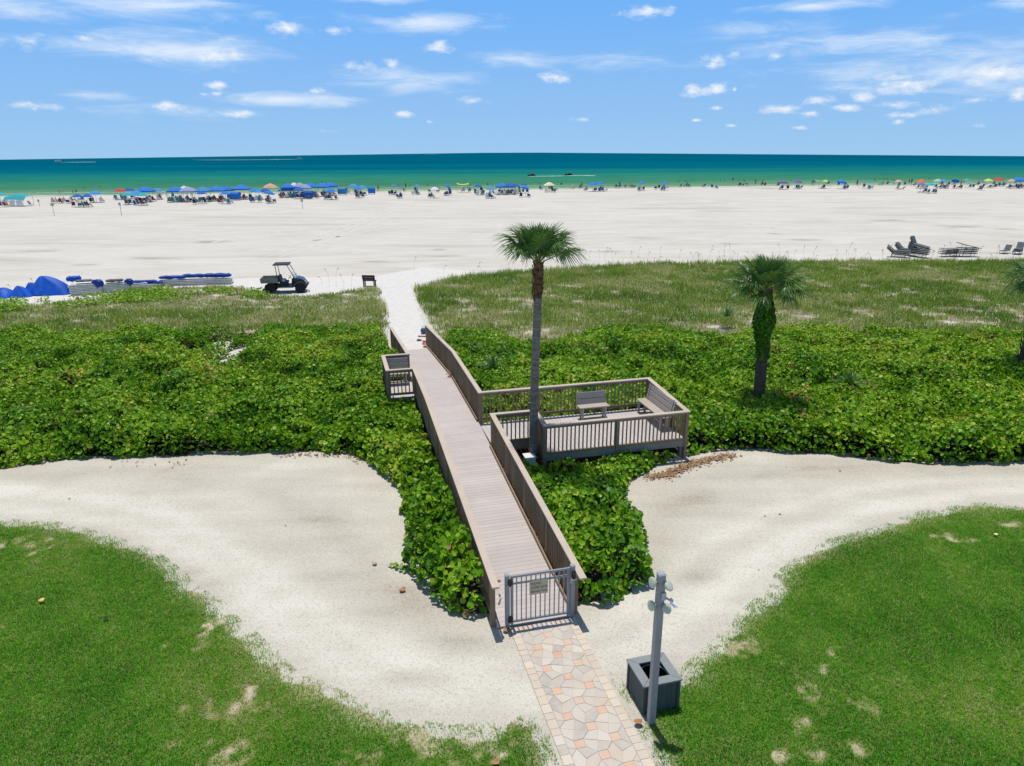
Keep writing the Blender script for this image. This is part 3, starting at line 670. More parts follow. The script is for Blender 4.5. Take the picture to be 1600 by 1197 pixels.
def dune(poly, label):
    X, Y = scatter(poly, 190); k = np.abs(X) < 62; X, Y = X[k], Y[k]
    e = edgedist(X, Y, poly); nb = vn(X, Y, 3.5, 31, 3); nz = vn(X, Y, .8, 32, 3); n5 = vn(X/1.3, Y, 1.7, 33, 3)
    b = np.zeros(len(X))
    for (cx, cy, a, bb) in BARE2: b = np.maximum(b, np.clip(1.25-np.hypot((X-cx)/a, (Y-cy)/bb), 0, 1))
    b = np.maximum(b, np.clip((.36-n5)*6, 0, .9))
    b = np.clip(b+(nz-.5)*1.4*(b > .02), 0, 1)
    t, s = W2L(X, Y); 
    k = (rng.random(len(X)) < (1-b)*np.clip(.25+e/.8+(nz-.5), 0, 1)) & ~((np.abs(s) < .9) & (t < 22))
    X, Y, nb, nz, e, b = (q[k] for q in (X, Y, nb, nz, e, b)); n = len(X)
    h = rng.uniform(.14, .36, n)*(.45+1.1*nz)*(1+.5*np.clip(1-e/2.2, 0, 1)*(Y > 40)); wd = rng.uniform(.018, .04, n)
    low = np.clip((14-X-np.abs(Y-46)*3)/20, 0, 1)*(X < -9)*(Y > 42); h = h*(1-.5*low)
    thatch = np.clip((vn(X, Y, 2.2, 35, 3)-.5)*6, 0, 1)
    tint = .28+(nb-.5)*.6+(nz-.5)*.3+thatch*.26+low*.12+rng.normal(0, .12, n)
    d = rng.random(n) < .04+.36*thatch*(1-low); tint[d] = rng.uniform(.8, 1.1, d.sum()); h[d] *= .75
    o = tag(blades('dune_grass', X, Y, h, wd, rng.uniform(.25, .95, n), tint, M['dune']), label, 'dune grass', kind='stuff')
dune(DU_L, 'tufted green and straw dune grass left of the sand walk')
dune(DU_R, 'tufted green and straw dune grass right of the sand walk')
def dunesoil(poly, label):
    xs_ = [p[0] for p in poly]; ys_ = [p[1] for p in poly]
    fx_, fy_ = np.meshgrid(np.arange(max(-66, min(xs_)), min(66, max(xs_)), .5), np.arange(min(ys_), max(ys_), .5)); nx = fx_.shape[1]; ny = fx_.shape[0]
    fx, fy = fx_.ravel(), fy_.ravel(); ok = inpoly(fx, fy, poly)
    I = np.arange(nx*ny).reshape(ny, nx); q = np.stack([I[:-1, :-1], I[:-1, 1:], I[1:, 1:], I[1:, :-1]], -1).reshape(-1, 4)
    q = q[ok[q].all(1)]; us, inv = np.unique(q, return_inverse=True)
    tag(npmesh('dune_ground', np.stack([fx, fy, np.full_like(fx, .012)], 1)[us], inv.reshape(-1, 4), M['dsoil']), label, 'dune ground', kind='structure')
def dsoil():
    m, nt, b = mat('dune_soil'); n = noise(nt, .9, 6, rough=.65); g = noise(nt, 9, 4)
    f = math_(nt, 'ADD', math_(nt, 'MULTIPLY', n, .65), math_(nt, 'MULTIPLY', g, .35))
    setc(nt, b, ramp(nt, f, [(.40, (.16, .145, .075)), (.52, (.30, .26, .17)), (.60, (.62, .58, .52))])); b.inputs['Roughness'].default_value = .95
    return m
M['dsoil'] = dsoil()
dunesoil(DU_L, 'sandy thatch under the left dune grass'); dunesoil(DU_R, 'sandy thatch under the right dune grass')
# low bright creeping plants on the sand edge
X, Y = scatter(px([(-200, 492), (-200, 474), (0, 471), (110, 469), (215, 453), (300, 449), (430, 456), (410, 468), (300, 468), (160, 478), (0, 490)]), 75)
k = vn(X, Y, 1.4, 81, 3) > .44; b = np.zeros(len(X))
for (cx, cy, a, bb) in BARE2: b = np.maximum(b, 1-np.hypot((X-cx)/a, (Y-cy)/bb))
k &= b <= 0; X, Y = X[k], Y[k]; n = len(X)
tag(leaves('creeping_plants', np.stack([X, Y, rng.uniform(.04, .30, n)], 1), np.stack([rng.normal(0, .5, n), rng.normal(0, .5, n), np.full(n, .7)], 1), rng.uniform(0, 6.28, n), rng.uniform(.08, .18, n), M['leaf'], np.clip(.62+rng.normal(0, .09, n), .3, .8)), 'bright lime green creeping plants along the left sand edge', 'ground cover', kind='stuff')
# sea oats: thin stalks with drooping seed heads
mb = MB(); rnd = random.Random(5)
spots = [(rnd.uniform(880, 1600), rnd.uniform(403, 418)) for _ in range(95)]+[(rnd.uniform(640, 880), rnd.uniform(425, 445)) for _ in range(8)]+[(rnd.uniform(500, 580), rnd.uniform(448, 458)) for _ in range(5)]+[(rnd.uniform(20, 360), rnd.uniform(455, 470)) for _ in range(8)]
for x, y in spots:
    b = Vector(G(x, y)); hh = rnd.uniform(.6, 1.5); a = rnd.uniform(-3.1, 3.1); dx = Vector((math.cos(a), math.sin(a)*.4, 0))
    p1 = b+Vector((0, 0, hh*.7))+dx*.06; p2 = b+Vector((0, 0, hh))+dx*.22
    mb.mi = 0; mb.tube([b, p1, p2], .005, 4, False)
    mb.mi = 1; mb.tube([p1.lerp(p2, .45), p2, p2+dx*.16+Vector((0, 0, -.04))], [.006, .022, .006], 5)
tag(mb.build('sea_oats', [simple('oat_stalk', (.26, .25, .12), .8), simple('oat_head', (.27, .20, .11), .9)]), 'thin sea oat stalks with seed heads along the dune edge', 'sea oats', kind='stuff')

# ------------------------------------------------------------------ cabbage palms
def frond_mesh(seed, pet=.75, fan=.62, droop=.5):
    """costapalmate fan: petiole along +X from origin, leaflets radiating, tips drooping. Local Z up."""
    r = random.Random(seed); mb = MB(); V = mb
    pts = [Vector((pet*t, 0, -.10*pet*t*t)) for t in (0, .35, .7, 1)]
    mb.mi = 1; mb.tube(pts, [.020, .016, .012, .009], 6)
    mb.mi = 0; c0 = pts[-1]; n = 38; costa = fan*.42
    for i in range(n):
        f = (i+.5)/n*2-1; ang = f*R(138)+r.uniform(-.03, .03)
        L = fan*(1.05-.34*abs(f)**1.4)*r.uniform(.88, 1.06)
        root = c0+Vector((costa*(1-abs(f))*.9, 0, -.22*costa*(1-abs(f))**2))
        d = Vector((math.cos(ang), math.sin(ang), 0)); s = Vector((-d.y, d.x, 0))
        w = .030; pl = []
        for k, tt in enumerate((0, .3, .6, .82, 1)):
            dr = -droop*L*(.15*tt+.85*tt**2.6)*(1+.3*r.uniform(-1, 1)); lift = .16*L*tt*(1-abs(f))
            keel = .0
            pl.append((root+d*L*tt*(1-.25*droop*tt)+Vector((0, 0, dr+lift)), w*(.35, 1, .85, .5, .08)[k]))
        vs = []; 
        for p, ww in pl: vs += [p-s*ww*.6+Vector((0, 0, ww*.4)), p, p+s*ww*.6+Vector((0, 0, ww*.4))]
        fs = []
        for k in range(4):
            a = k*3; fs += [(a, a+1, a+4, a+3), (a+1, a+2, a+5, a+4)]
        mb.add(vs, fs)
    return mb
def frond_data(seed, pet, fan, droop, tint):
    me = frond_mesh(seed, pet, fan, droop).mesh('frond', [M['palm'], M['petiole']])
    a = me.attributes.new('tint', 'FLOAT', 'POINT'); r = np.random.default_rng(seed)
    a.data.foreach_set('value', (tint+r.normal(0, .05, len(me.vertices))).astype(np.float32)); return me
M['petiole'] = simple('palm_petiole', (.14, .17, .05), .6)
FD = {}
def palm(base, h, rad, label, nf, seed, trunk_mats, tr=.16, elmin=-14, bootlen=1.0, lean=(0, 0), scale=1., skirts=0, tintb=.42, spread=1.):
    r = random.Random(seed); root = empty('cabbage_palm', base, 0, label, 'palm tree')
    mb = MB(); n = 26; pts = []; rs = []
    for i in range(n+1):
        t = i/n; pts.append((lean[0]*t+.02*math.sin(t*5+seed), lean[1]*t, h*t)); rs.append(tr*(1.16-.22*t+.12*math.exp(-t*16))*(1+.035*math.sin(i*2.6)))
    k = max(1, int(n*bootlen/h))
    mb.tube(pts[:n-k+1], rs[:n-k+1], 16); mb.build('trunk', trunk_mats[0], root, smooth=True)
    # boot: the fibrous top of the trunk with old leaf bases
    mb = MB(); mb.tube([pts[i] for i in range(n-k, n+1)], [tr*(1.0+.20*math.sin(math.pi*min(1, (i-(n-k))/k*.85))) for i in range(n-k, n+1)], 14)
    for i in range(34):
        a = i*2.4; z = h-bootlen*(i/34)*.95; c = Vector((lean[0]*z/h+math.cos(a)*tr*1.0, lean[1]*z/h+math.sin(a)*tr*1.0, z-.05))
        mb.bar(c-Vector((0, 0, .07)), c+Vector((math.cos(a)*.05, math.sin(a)*.05, .12)), .055, .02, (math.cos(a), math.sin(a), 0))
    mb.build('trunk_boot', trunk_mats[1], root)
    top = Vector((lean[0], lean[1], h-.04))
    for i in range(nf):
        u = (i+.5)/nf; el = R(86)*(1-u)**.8+R(elmin)*u+r.uniform(-.1, .1); a = i*2.39996+r.uniform(-.2, .2)
        kind = 0 if u < .35 else (1 if u < .75 else 2)
        key = (seed, kind, i % 3)
        if key not in FD:
            pet = rad*(.46, .56, .64)[kind]*r.uniform(.92, 1.08); FD[key] = frond_data(seed*31+kind*7+i, pet, rad*(.60, .58, .52)[kind], (.25, .5, .8)[kind], tintb+(.05, 0, .03)[kind])
        o = bpy.data.objects.new('frond', FD[key]); COL.objects.link(o); o.parent = root; o.location = top
        o.rotation_euler = Euler((r.uniform(-.25, .25), -el, a)); o.scale = (1-.22*max(0, (el-.7)/.8),)*3
    for i in range(skirts):
        a = i*2.39996+1.1; key = (seed, 'dead', i % 2)
        if key not in FD: FD[key] = frond_data(seed*77+i, rad*.42, rad*.5, 1.3, .92)
        o = bpy.data.objects.new('frond', FD[key]); COL.objects.link(o); o.parent = root; o.location = top-Vector((0, 0, .12))
        o.rotation_euler = Euler((r.uniform(-.2, .2), R(r.uniform(28, 55)), a)); o['label'] = 'dry straw-coloured hanging frond'
    return root
palm((.625, 19.42, 0), 6.13, 1.17, 'tall slim cabbage palm with grey trunk rising beside the boardwalk', 22, 3, (M['bark'], M['boot']), .113, 26, 1.0, (.10, 0))
r_ = ray(1197, 448); LX2 = r_[0]*23.9/r_[1]-8.86
p2 = palm((8.86, 23.9, 0), 4.55, 1.28, 'shorter cabbage palm with vine-covered upper trunk among right shrubs', 30, 4, (M['bark2'], M['bark2']), .18, -8, .5, (LX2, 0), skirts=0, tintb=.46)
p3 = palm((20.78, 27.7, 0), 4.0, 1.42, 'cabbage palm with shaggy dark trunk cut by right photo edge', 30, 5, (M['bark2'], M['bark2']), .20, -12, .9, (.22, 0), skirts=2, tintb=.40)
# vine wrapped round the second palm
n = 5200; zz = rng.uniform(2.1, 4.45, n); a = rng.uniform(0, 6.283, n)
prof = .20+.17*np.exp(-((zz-3.45)/.55)**2)+.04*np.sin(a*3+zz*4)
rr = prof*np.sqrt(rng.uniform(.35, 1.05, n)); cx = 8.86+LX2*zz/4.55
c = np.stack([cx+rr*np.cos(a), 23.9+rr*np.sin(a), zz], 1); nr = np.stack([np.cos(a)+rng.normal(0, .4, n), np.sin(a)+rng.normal(0, .4, n), .5+rng.normal(0, .3, n)], 1)
tag(leaves('climbing_vine', c, nr, rng.uniform(0, 6.28, n), rng.uniform(.06, .11, n), M['leaf'], .26+rng.normal(0, .12, n)), 'dense dark green vine wrapped around the shorter palm trunk', 'vine')
# shaggy boots on the third trunk
mb = MB()
for i in range(90):
    a_ = i*2.4; z = .3+3.3*i/90; q = Vector((20.80+.06*z+math.cos(a_)*.23, 27.7+math.sin(a_)*.23, z))
    mb.bar(q-Vector((0, 0, .08)), q+Vector((math.cos(a_)*.10, math.sin(a_)*.10, .2)), .07, .025, (math.cos(a_), math.sin(a_), 0))
o = mb.build('old_leaf_base', M['boot']); o.parent = p3; o.matrix_parent_inverse = Matrix.Translation((-20.78, -27.7, 0))
# spiky yucca-like clumps in the thicket
YM = None
def spiky(pos, rad, n, label, seed):
    r = random.Random(seed); mb = MB()
    for i in range(n):
        a = r.uniform(0, 6.28); e = r.uniform(.25, 1.35); L = rad*r.uniform(.7, 1.1); d = Vector((math.cos(a)*math.cos(e), math.sin(a)*math.cos(e), math.sin(e))); s = Vector((-math.sin(a), math.cos(a), 0))*.022
        b = Vector((0, 0, .3)); m1 = b+d*L*.55; t_ = b+d*L+Vector((0, 0, -.18*L))
        mb.add([b-s, b+s, m1+s, m1-s, t_], [(0, 1, 2, 3), (3, 2, 4)])
    me = mb.mesh('palmetto', M['palm']); at = me.attributes.new('tint', 'FLOAT', 'POINT'); at.data.foreach_set('value', np.full(len(me.vertices), .5, np.float32))
    o = bpy.data.objects.new('palmetto', me); COL.objects.link(o); o.location = pos
    tag(o, label, 'palmetto')
for (x, y, rd, lb) in [(770, 585, 1.0, 'spiky green palmetto clump above the platform walkway'), (1325, 608, .8, 'small spiky palmetto in shrubs right of the shorter palm'), (1135, 498, .9, 'round spiky palmetto on bare sand behind the shorter palm'), (745, 560, .8, 'spiky palmetto clump beside the upper right railing')]:
    spiky(G(x, y+6, .3), rd, 60, lb, int(x))
# trailing sprig lying on the path
c = []; 
for i in range(26):
    t = i/25; b = G(612+32*t, 886+10*t); c.append((b[0]+random.uniform(-.06, .06), b[1]+random.uniform(-.06, .06), .05+random.random()*.06))
c = np.array(c); n = len(c)
tag(leaves('trailing_sprig', c, np.stack([rng.normal(0, .4, n), rng.normal(0, .4, n), np.ones(n)], 1), rng.uniform(0, 6.28, n), rng.uniform(.07, .12, n), M['leaf'], rng.uniform(.4, .8, n)), 'green leafy sprig trailing onto the shell path from left hedge', 'sprig')
# ------------------------------------------------------------------ boardwalk (local frame: x = s, y = t)
bw = empty('boardwalk', (OX, OY, 0), AZ, 'long timber boardwalk ramp with side platform and railings through the shrubs', 'boardwalk')
TP = [-.2, 9.2, 14.4, 22.6]; ZP = [.05, .68, .68, -.12]
def zd(t): return float(np.interp(t, TP, ZP))
mb = MB(); t = -.16
while t < 22.0:
    tm = t+.07; sl = math.atan2(zd(t+.13)-zd(t), .13)
    mb.box((-.10, tm, zd(tm)-.0125), (1.62, .1355, .025), rx=sl); t += .14
mb.build('deck', M['deck'], bw)
mb = MB()                                                             # platform boards run the other way
def slab(s0, s1, t0, t1, z):
    s = s0
    while s < s1-.02:
        e = min(s1, s+.14); mb.box(((s+e-.005)/2, (t0+t1)/2, z-.0125), (e-s-.005, t1-t0, .025)); s = e
slab(.715, 2.08, 7.58, 9.27, .680); slab(2.083, 6.56, 6.5, 9.27, .680); mb.build('platform_deck', M['deckx'], bw)
mb = MB(); s0, s1, t0, t1 = -1.9, -.915, 12.5, 14.5
slab(s0, s1, t0, t1, .680); mb.build('alcove_deck', M['deckx'], bw)
# fascia and joists
mb = MB()
for s in (-.925, .725):
    for a, b in ((0, 2.4), (2.42, 4.8), (4.82, 7.2), (7.22, 9.2), (9.22, 11.8), (11.82, 14.4), (14.42, 18.2), (18.22, 21.6)):
        if s > 0 and 7.2 <= a < 9.2: continue
        mb.vbar((s, a, zd(a)-.12), (s, b, zd(b)-.12), .035, .19)
for a, b in (((.74, 7.56), (2.08, 7.56)), ((2.06, 7.56), (2.06, 6.5)), ((2.04, 6.48), (4.3, 6.48)), ((4.31, 6.48), (6.58, 6.48)), ((6.58, 6.5), (6.58, 9.27)), ((6.56, 9.29), (.74, 9.29)), ((-.94, 12.48), (-1.92, 12.48)), ((-1.92, 12.5), (-1.92, 14.5)), ((-1.9, 14.52), (-.94, 14.52))):
    mb.vbar((*a, .68-.155), (*b, .68-.155), .035, .25)
for s in (2.4, 3.2, 4, 4.8, 5.6): mb.box((s, 7.9, .55), (.04, 2.7, .18))
mb.build('fascia', M['fascia'], bw)
mb = MB()
for s, t in ((2.1, 6.6), (4.3, 6.6), (6.5, 6.6), (6.5, 9.2), (4.3, 9.2), (2.1, 9.2), (-.8, 5), (.6, 5), (-.8, 7.6), (.6, 7.6), (-.8, 10), (.6, 10), (-.8, 12.4), (.6, 12.4), (-1.8, 12.6), (-1.8, 14.4), (-.8, 15), (.6, 15)):
    mb = MB(); mb.box((s, t, zd(min(t, 14))*.5-.1), (.12, .12, max(.1, zd(min(t, 14))-.05)+.2-.03)); mb.build('support_post', M['fascia'], bw)
RH = 1.04
def railing(pts, postpos=1.8, ends=(1, 1), inner=None, flat=None, capw=.145):
    """pts: (s,t) corners. panel mesh (rails, balusters) > post, cap_rail"""
    zz = (lambda t: flat) if flat is not None else zd
    mb = MB(); posts = []; caps = MB()
    L = []
    for i in range(len(pts)-1):
        a, b = pts[i], pts[i+1]; n_ = max(1, round(math.hypot(b[0]-a[0], b[1]-a[1])/postpos))
        br = sorted({0., 1.}|{(k-a[1])/(b[1]-a[1]) for k in TP if flat is None and min(a[1], b[1]) < k < max(a[1], b[1])})
        def at(f, dz): 
            s = a[0]+(b[0]-a[0])*f; t = a[1]+(b[1]-a[1])*f; return (s, t, zz(t)+dz)
        for f0, f1 in zip(br[:-1], br[1:]):
            mb.vbar(at(f0, RH-.075), at(f1, RH-.075), .038, .088)
            mb.vbar(at(f0, .13), at(f1, .13), .038, .088)
        nb = max(2, int(math.hypot(b[0]-a[0], b[1]-a[1])/.125))
        for k in range(nb):
            f = (k+.5)/nb; p = at(f, .0); d = Vector((b[0]-a[0], b[1]-a[1], 0)).normalized()
            mb.box((p[0]-d.y*.034*(inner or 1), p[1]+d.x*.034*(inner or 1), p[2]+(RH-.02+.075)/2), (.036, .03, RH-.13), rz=math.atan2(d.y, d.x))
        for k in range(n_+1):
            if i > 0 and k == 0: continue
            posts.append(at(k/n_, 0))
    panel = mb.build('railing', M['wood'], bw)
    for p in posts:
        q = MB(); q.box((p[0], p[1], p[2]/2+RH/2-.09), (.092, .092, RH+p[2]+.13)); q.build('railing_post', M['wood'], panel)
    # cap boards, mitred at the corners
    q = MB(); w2 = capw/2
    P_ = [Vector((p[0], p[1], 0)) for p in pts]; full = []
    for i in range(len(P_)-1):
        a, b = P_[i], P_[i+1]; ks = sorted({0., 1.}|{(k-a.y)/(b.y-a.y) for k in TP if flat is None and abs(b.y-a.y) > .01 and min(a.y, b.y) < k < max(a.y, b.y)})
        for f in ks[:-1]: full.append(a.lerp(b, f))
    full.append(P_[-1]); 
    if ends[0]: full[0] = full[0]-(full[1]-full[0]).normalized()*ends[0]
    if ends[1]: full[-1] = full[-1]+(full[-1]-full[-2]).normalized()*ends[1]
    vs = []
    for i, p in enumerate(full):
        d0 = (p-full[i-1]).normalized() if i else (full[1]-p).normalized(); d1 = (full[i+1]-p).normalized() if i < len(full)-1 else d0
        n0 = Vector((-d0.y, d0.x, 0)); n1 = Vector((-d1.y, d1.x, 0)); m_ = (n0+n1).normalized(); m_ = m_/max(.3, m_.dot(n1)); z = zz(p.y)+RH-.03
        vs += [p+m_*w2+Vector((0, 0, z)), p-m_*w2+Vector((0, 0, z)), p-m_*w2+Vector((0, 0, z+.038)), p+m_*w2+Vector((0, 0, z+.038))]
    nn = len(full); fs = [(0, 1, 2, 3), tuple((nn-1)*4+k for k in (3, 2, 1, 0))]
    for i in range(nn-1):
        for k in range(4): fs.append((i*4+k, i*4+(k+1) % 4, (i+1)*4+(k+1) % 4, (i+1)*4+k))
    q.add(vs, fs); q.build('cap_rail', M['cap'], panel)
    return panel
r1 = railing([(-.96, -.02), (-.96, 12.5), (-1.9, 12.5), (-1.9, 14.5), (-.96, 14.5), (-.96, 22.3)], ends=(.32, 0), inner=-1)
r2 = railing([(.76, -.02), (.76, 7.55), (2.07, 7.55), (2.07, 6.48), (6.57, 6.48), (6.57, 9.3), (.76, 9.3), (.76, 22.3)], ends=(.45, 0))
# kerb boards and grab rail along the ramp
mb = MB()
for s in (-.87, .67):
    for a, b in ((0.1, 7.5), (9.4, 14.3), (14.5, 21.9)):
        mb.vbar((s, a, zd(a)+.05), (s, b, zd(b)+.05), .04, .09)
mb.build('kerb_board', M['wood'], bw)
for s, sg in ((-.96, 1),):
    mb = MB(); x = s+sg*.10; hh = .80
    mb.tube([(x-sg*.05, -.35, hh-.10), (x, -.30, hh), (x, 0, zd(0)+hh), (x, 7.3, zd(7.3)+hh), (x-sg*.05, 7.4, zd(7.3)+hh-.06)], .021, 8)
    for t in (.5, 2.6, 4.8, 7.0): mb.tube([(x, t, zd(t)+hh-.01), (x-sg*.07, t, zd(t)+hh-.07)], .01, 6)
    mb.build('handrail', M['cap'], bw, smooth=True)
# ------------------------------------------------------------------ benches
def bench(s, t, z, rz, width, label, slats=2, group=None, seatd=.34, mat_=None):
    x, y, _ = L2W(t, s); b = empty('bench', (x, y, z), AZ+rz, label, 'bench', group); m = mat_ or M['benchw']
    mb = MB(); mb.box((0, .02, .44), (width, seatd, .04)); mb.build('seat', m, b, bevel=.006)
    hb = .20 if slats == 2 else .15
    for k in range(slats):
        mb = MB(); mb.box((0, seatd/2+.06+.04*k, .53+k*(hb+.02)), (width, .035, hb), rx=R(-10)); mb.build('backrest_slat', m, b, bevel=.005)
    for sx in (-1, 1):
        for yy in (-.10, .12):
            mb = MB(); mb.box((sx*(width/2-.12), yy, .21), (.05, .06, .42)); mb.build('leg', m, b)
        mb = MB(); mb.bar((sx*(width/2-.12), seatd/2+.02, .40), (sx*(width/2-.12), seatd/2+.14, .60+slats*(hb+.02)-.14), .05, .03, (1, 0, 0)); mb.build('back_support', m, b)
    return b
bench(4.40, 8.72, .68, 0, 1.02, 'short wooden bench with two-board back on platform before rear railing', 2)
bench(6.18, 8.05, .68, R(-90), 1.9, 'long slatted bench along the right railing of the platform', 3)
bench(-1.43, 14.0, .68, 0, .84, 'small bench in the railed alcove left of the boardwalk', 3)
# ------------------------------------------------------------------ gate
gt = -.16; z0 = .03
g = empty('metal_gate', (*L2W(gt, 0)[:2], 0), AZ, 'grey metal picket gate closing the foot of the boardwalk', 'gate')
for sx in (-.695, .645):
    mb = MB(); mb.box((sx, 0, .60), (.085, .085, 1.20)); q = mb.build('gate_post', M['alu'], g, bevel=.004)
    mb = MB(); mb.box((sx, 0, 1.212), (.096, .096, .022)); mb.box((sx, 0, 1.23), (.07, .07, .014)); mb.build('post_cap', M['alul'], q, bevel=.003)
mb = MB(); L_, R_ = -.60, .565
for sx in (L_, R_): mb.box((sx, 0, .63), (.05, .05, 1.10))
for zz, hh in ((1.155, .045), (1.0, .036), (.135, .045)): mb.box(((L_+R_)/2, 0, zz), (R_-L_-.052, .04, hh))
mb.build('gate_frame', M['alu'], g, bevel=.004)
for k in range(11):
    x = L_+(k+1)*(R_-L_)/12; mb = MB(); mb.box((x, 0, .645), (.02, .02, 1.0)); mb.build('picket', M['alu'], g)
for zz in (.22, 1.06):
    mb = MB(); mb.box((-.645, -.035, zz), (.09, .07, .10)); mb.tube([(-.65, -.05, zz-.075), (-.65, -.05, zz+.075)], .026, 8); mb.build('hinge', M['black'], g, bevel=.004)
mb = MB(); mb.box((.645, -.07, 1.03), (.07, .06, .13)); mb.build('latch_box', M['black'], g, bevel=.006)
mb = MB(); mb.box((.645, -.075, .955), (.10, .085, .025)); mb.box((.60, -.05, .90), (.03, .03, .12)); mb.build('latch_bracket', M['alul'], g, bevel=.003)
sg = empty('gate_sign', (*L2W(gt-.028, -.06)[:2], .86), AZ, 'tan notice panel fixed on the gate pickets, reading please close gate behind you', 'sign')
mb = MB(); mb.box((0, 0, 0), (.38, .008, .33)); mb.build('sign_panel', M['sign'], sg, bevel=.002)
for txt, zz in (('PLEASE', .085), ('CLOSE GATE', -.005), ('BEHIND YOU', -.095)):
    cu = bpy.data.curves.new('lettering', 'FONT'); cu.body = txt; cu.size = .072; cu.align_x = 'LEFT'; cu.extrude = .001; cu.space_character = .93
    to = bpy.data.objects.new('tmp', cu); me = bpy.data.meshes.new_from_object(to); bpy.data.objects.remove(to)
    wd = max(v.co.x for v in me.vertices); me.materials.clear(); me.materials.append(M['signtext'])
    o = bpy.data.objects.new('lettering', me); COL.objects.link(o); o.parent = sg; o.location = (-.168, -.0055, zz-.022); o.rotation_euler = (R(90), 0, 0); o.scale = (min(1, .335/wd), 1, 1)
mb = MB(); mb.lathe([(0, .02), (.03, .02), (.034, 0), (.03, -.01)], n=10); o = mb.build('reflector', simple('red_reflector', (.42, .10, .06), .4)); o.location = L2W(-.18, -.86, 1.115)
tag(o, 'small red reflector on the left railing end beside gate', 'reflector')
# ------------------------------------------------------------------ floodlight post, bin, utility box
lp = empty('lamp_post', G(1017, 1130), R(12), 'slim grey square post with round floodlights standing beside the bin', 'lamp post')
PH = 2.84
mb = MB(); mb.box((0, 0, PH/2), (.112, .112, PH)); mb.build('post', M['alu'], lp, bevel=.004)
mb = MB(); mb.box((0, 0, PH+.008), (.122, .122, .016)); mb.box((0, 0, PH+.022), (.10, .10, .016)); mb.build('post_cap', M['alul'], lp, bevel=.004)
def flood(z, dx, dy, ax, tilt):
    root = MB(); a = Vector((dx*.06, dy*.06, z)); b = Vector((dx*.10, dy*.10, z+.01)); root.tube([a, b], .022, 8)
    f = root.build('floodlight_arm', M['lampglass'], lp, smooth=True)
    m = Matrix.Translation((dx*.125, dy*.125, z)) @ Euler((tilt, 0, ax)).to_matrix().to_4x4()
    q = MB(); q.lathe([(0, -.052), (.03, -.05), (.058, -.038), (.078, -.016), (.085, .004), (.085, .016), (.078, .022), (.05, .026), (0, .028)], n=24, m=m)
    q.build('floodlight_head', M['lampglass'], f, smooth=True)
flood(2.68, .72, -.70, R(45), R(52)); flood(2.70, -1, .2, R(-80), R(80)); flood(2.28, .66, -.74, R(30), R(55)); flood(2.29, -1, .1, R(-80), R(84))
mb = MB(); mb.box((.03, -.07, 2.49), (.075, .03, .13)); mb.tube([(.06, -.08, 2.47), (.12, -.11, 2.43)], .018, 8); mb.build('junction_box', M['alul'], lp, bevel=.004)
mb = MB(); mb.box((.17, -.15, 2.41), (.15, .11, .022), ry=R(38), rz=R(-25)); mb.box((.165, -.145, 2.385), (.10, .08, .05), ry=R(38), rz=R(-25)); mb.build('sensor_head', M['white'], lp, bevel=.008)

bc = np.mean([G(980.5, 1031, .6), G(1035.5, 1020, .6), G(1063.5, 1062, .6), G(1008.6, 1072, .6)], 0)
tb = empty('trash_bin', (bc[0], bc[1], 0), R(15), 'square slate green plank trash bin with open top on the lawn edge', 'trash bin')
B = .31; Hb = .575
for nm, c, rz in (('front', (0, -B, 0), 0), ('back', (0, B, 0), 0), ('left', (-B, 0, 0), R(90)), ('right', (B, 0, 0), R(90))):
    mb = MB()
    for k in range(6):
        u = -B+.035+(2*B-.07)*(k+.5)/6; wk = (2*B-.07)/6-.004
        p = (c[0]+u, c[1], Hb/2) if rz == 0 else (c[0], c[1]+u, Hb/2)
        mb.box(p, (wk, .02, Hb-.04) if rz == 0 else (.02, wk, Hb-.04))
    mb.build('plank_panel', M['binp'], tb)
for sx in (-1, 1):
    for sy in (-1, 1):
        mb = MB(); mb.box((sx*B, sy*B, Hb/2), (.055, .055, Hb)); mb.build('corner_post', M['binp'], tb, bevel=.004)
o_, i_ = B+.045, B-.115
for k in range(4):
    m = Matrix.Rotation(k*math.pi/2, 4, 'Z'); mb = MB(); gp = .003
    vs = [m @ Vector(v) for z in (Hb, Hb+.03) for v in ((-o_+gp, -o_, z), (o_-gp, -o_, z), (i_-gp, -i_, z), (-i_+gp, -i_, z))]
    mb.add(vs, [(0, 1, 2, 3), (7, 6, 5, 4), (0, 4, 5, 1), (1, 5, 6, 2), (2, 6, 7, 3), (3, 7, 4, 0)]); mb.build('rim_board', M['binr'], tb, bevel=.003)
mb = MB(); mb.lathe([(.20, .03), (.225, .50), (.235, .50), (.21, .02), (0, .02)], n=20); mb.build('liner_can', M['black'], tb, smooth=True)
mb = MB(); mb.tube([(.228*math.cos(k*math.pi/12), .228*math.sin(k*math.pi/12), .505) for k in range(25)], .008, 6); mb.build('liner_ring', M['alul'], tb)
ub = empty('utility_box', G(827, 738), AZ, 'white lidded utility box at the foot of the tall palm', 'utility box')
mb = MB(); mb.box((0, 0, .26), (.30, .30, .50)); mb.build('cabinet', simple('grey_green_cabinet', (.58, .61, .59), .6, .1), ub, bevel=.01)
mb = MB(); mb.box((0, 0, .53), (.34, .34, .05)); mb.build('lid', M['white'], ub, bevel=.012)
up_ = MB(); up_.box((0, 0, .28), (.12, .12, .56)); o = up_.build('utility_post', simple('red_brown_post', (.13, .06, .04), .8)); o.location = (*L2W(6.15, 1.25)[:2], 0)
tag(o, 'short brown post beside the white utility box', 'post')

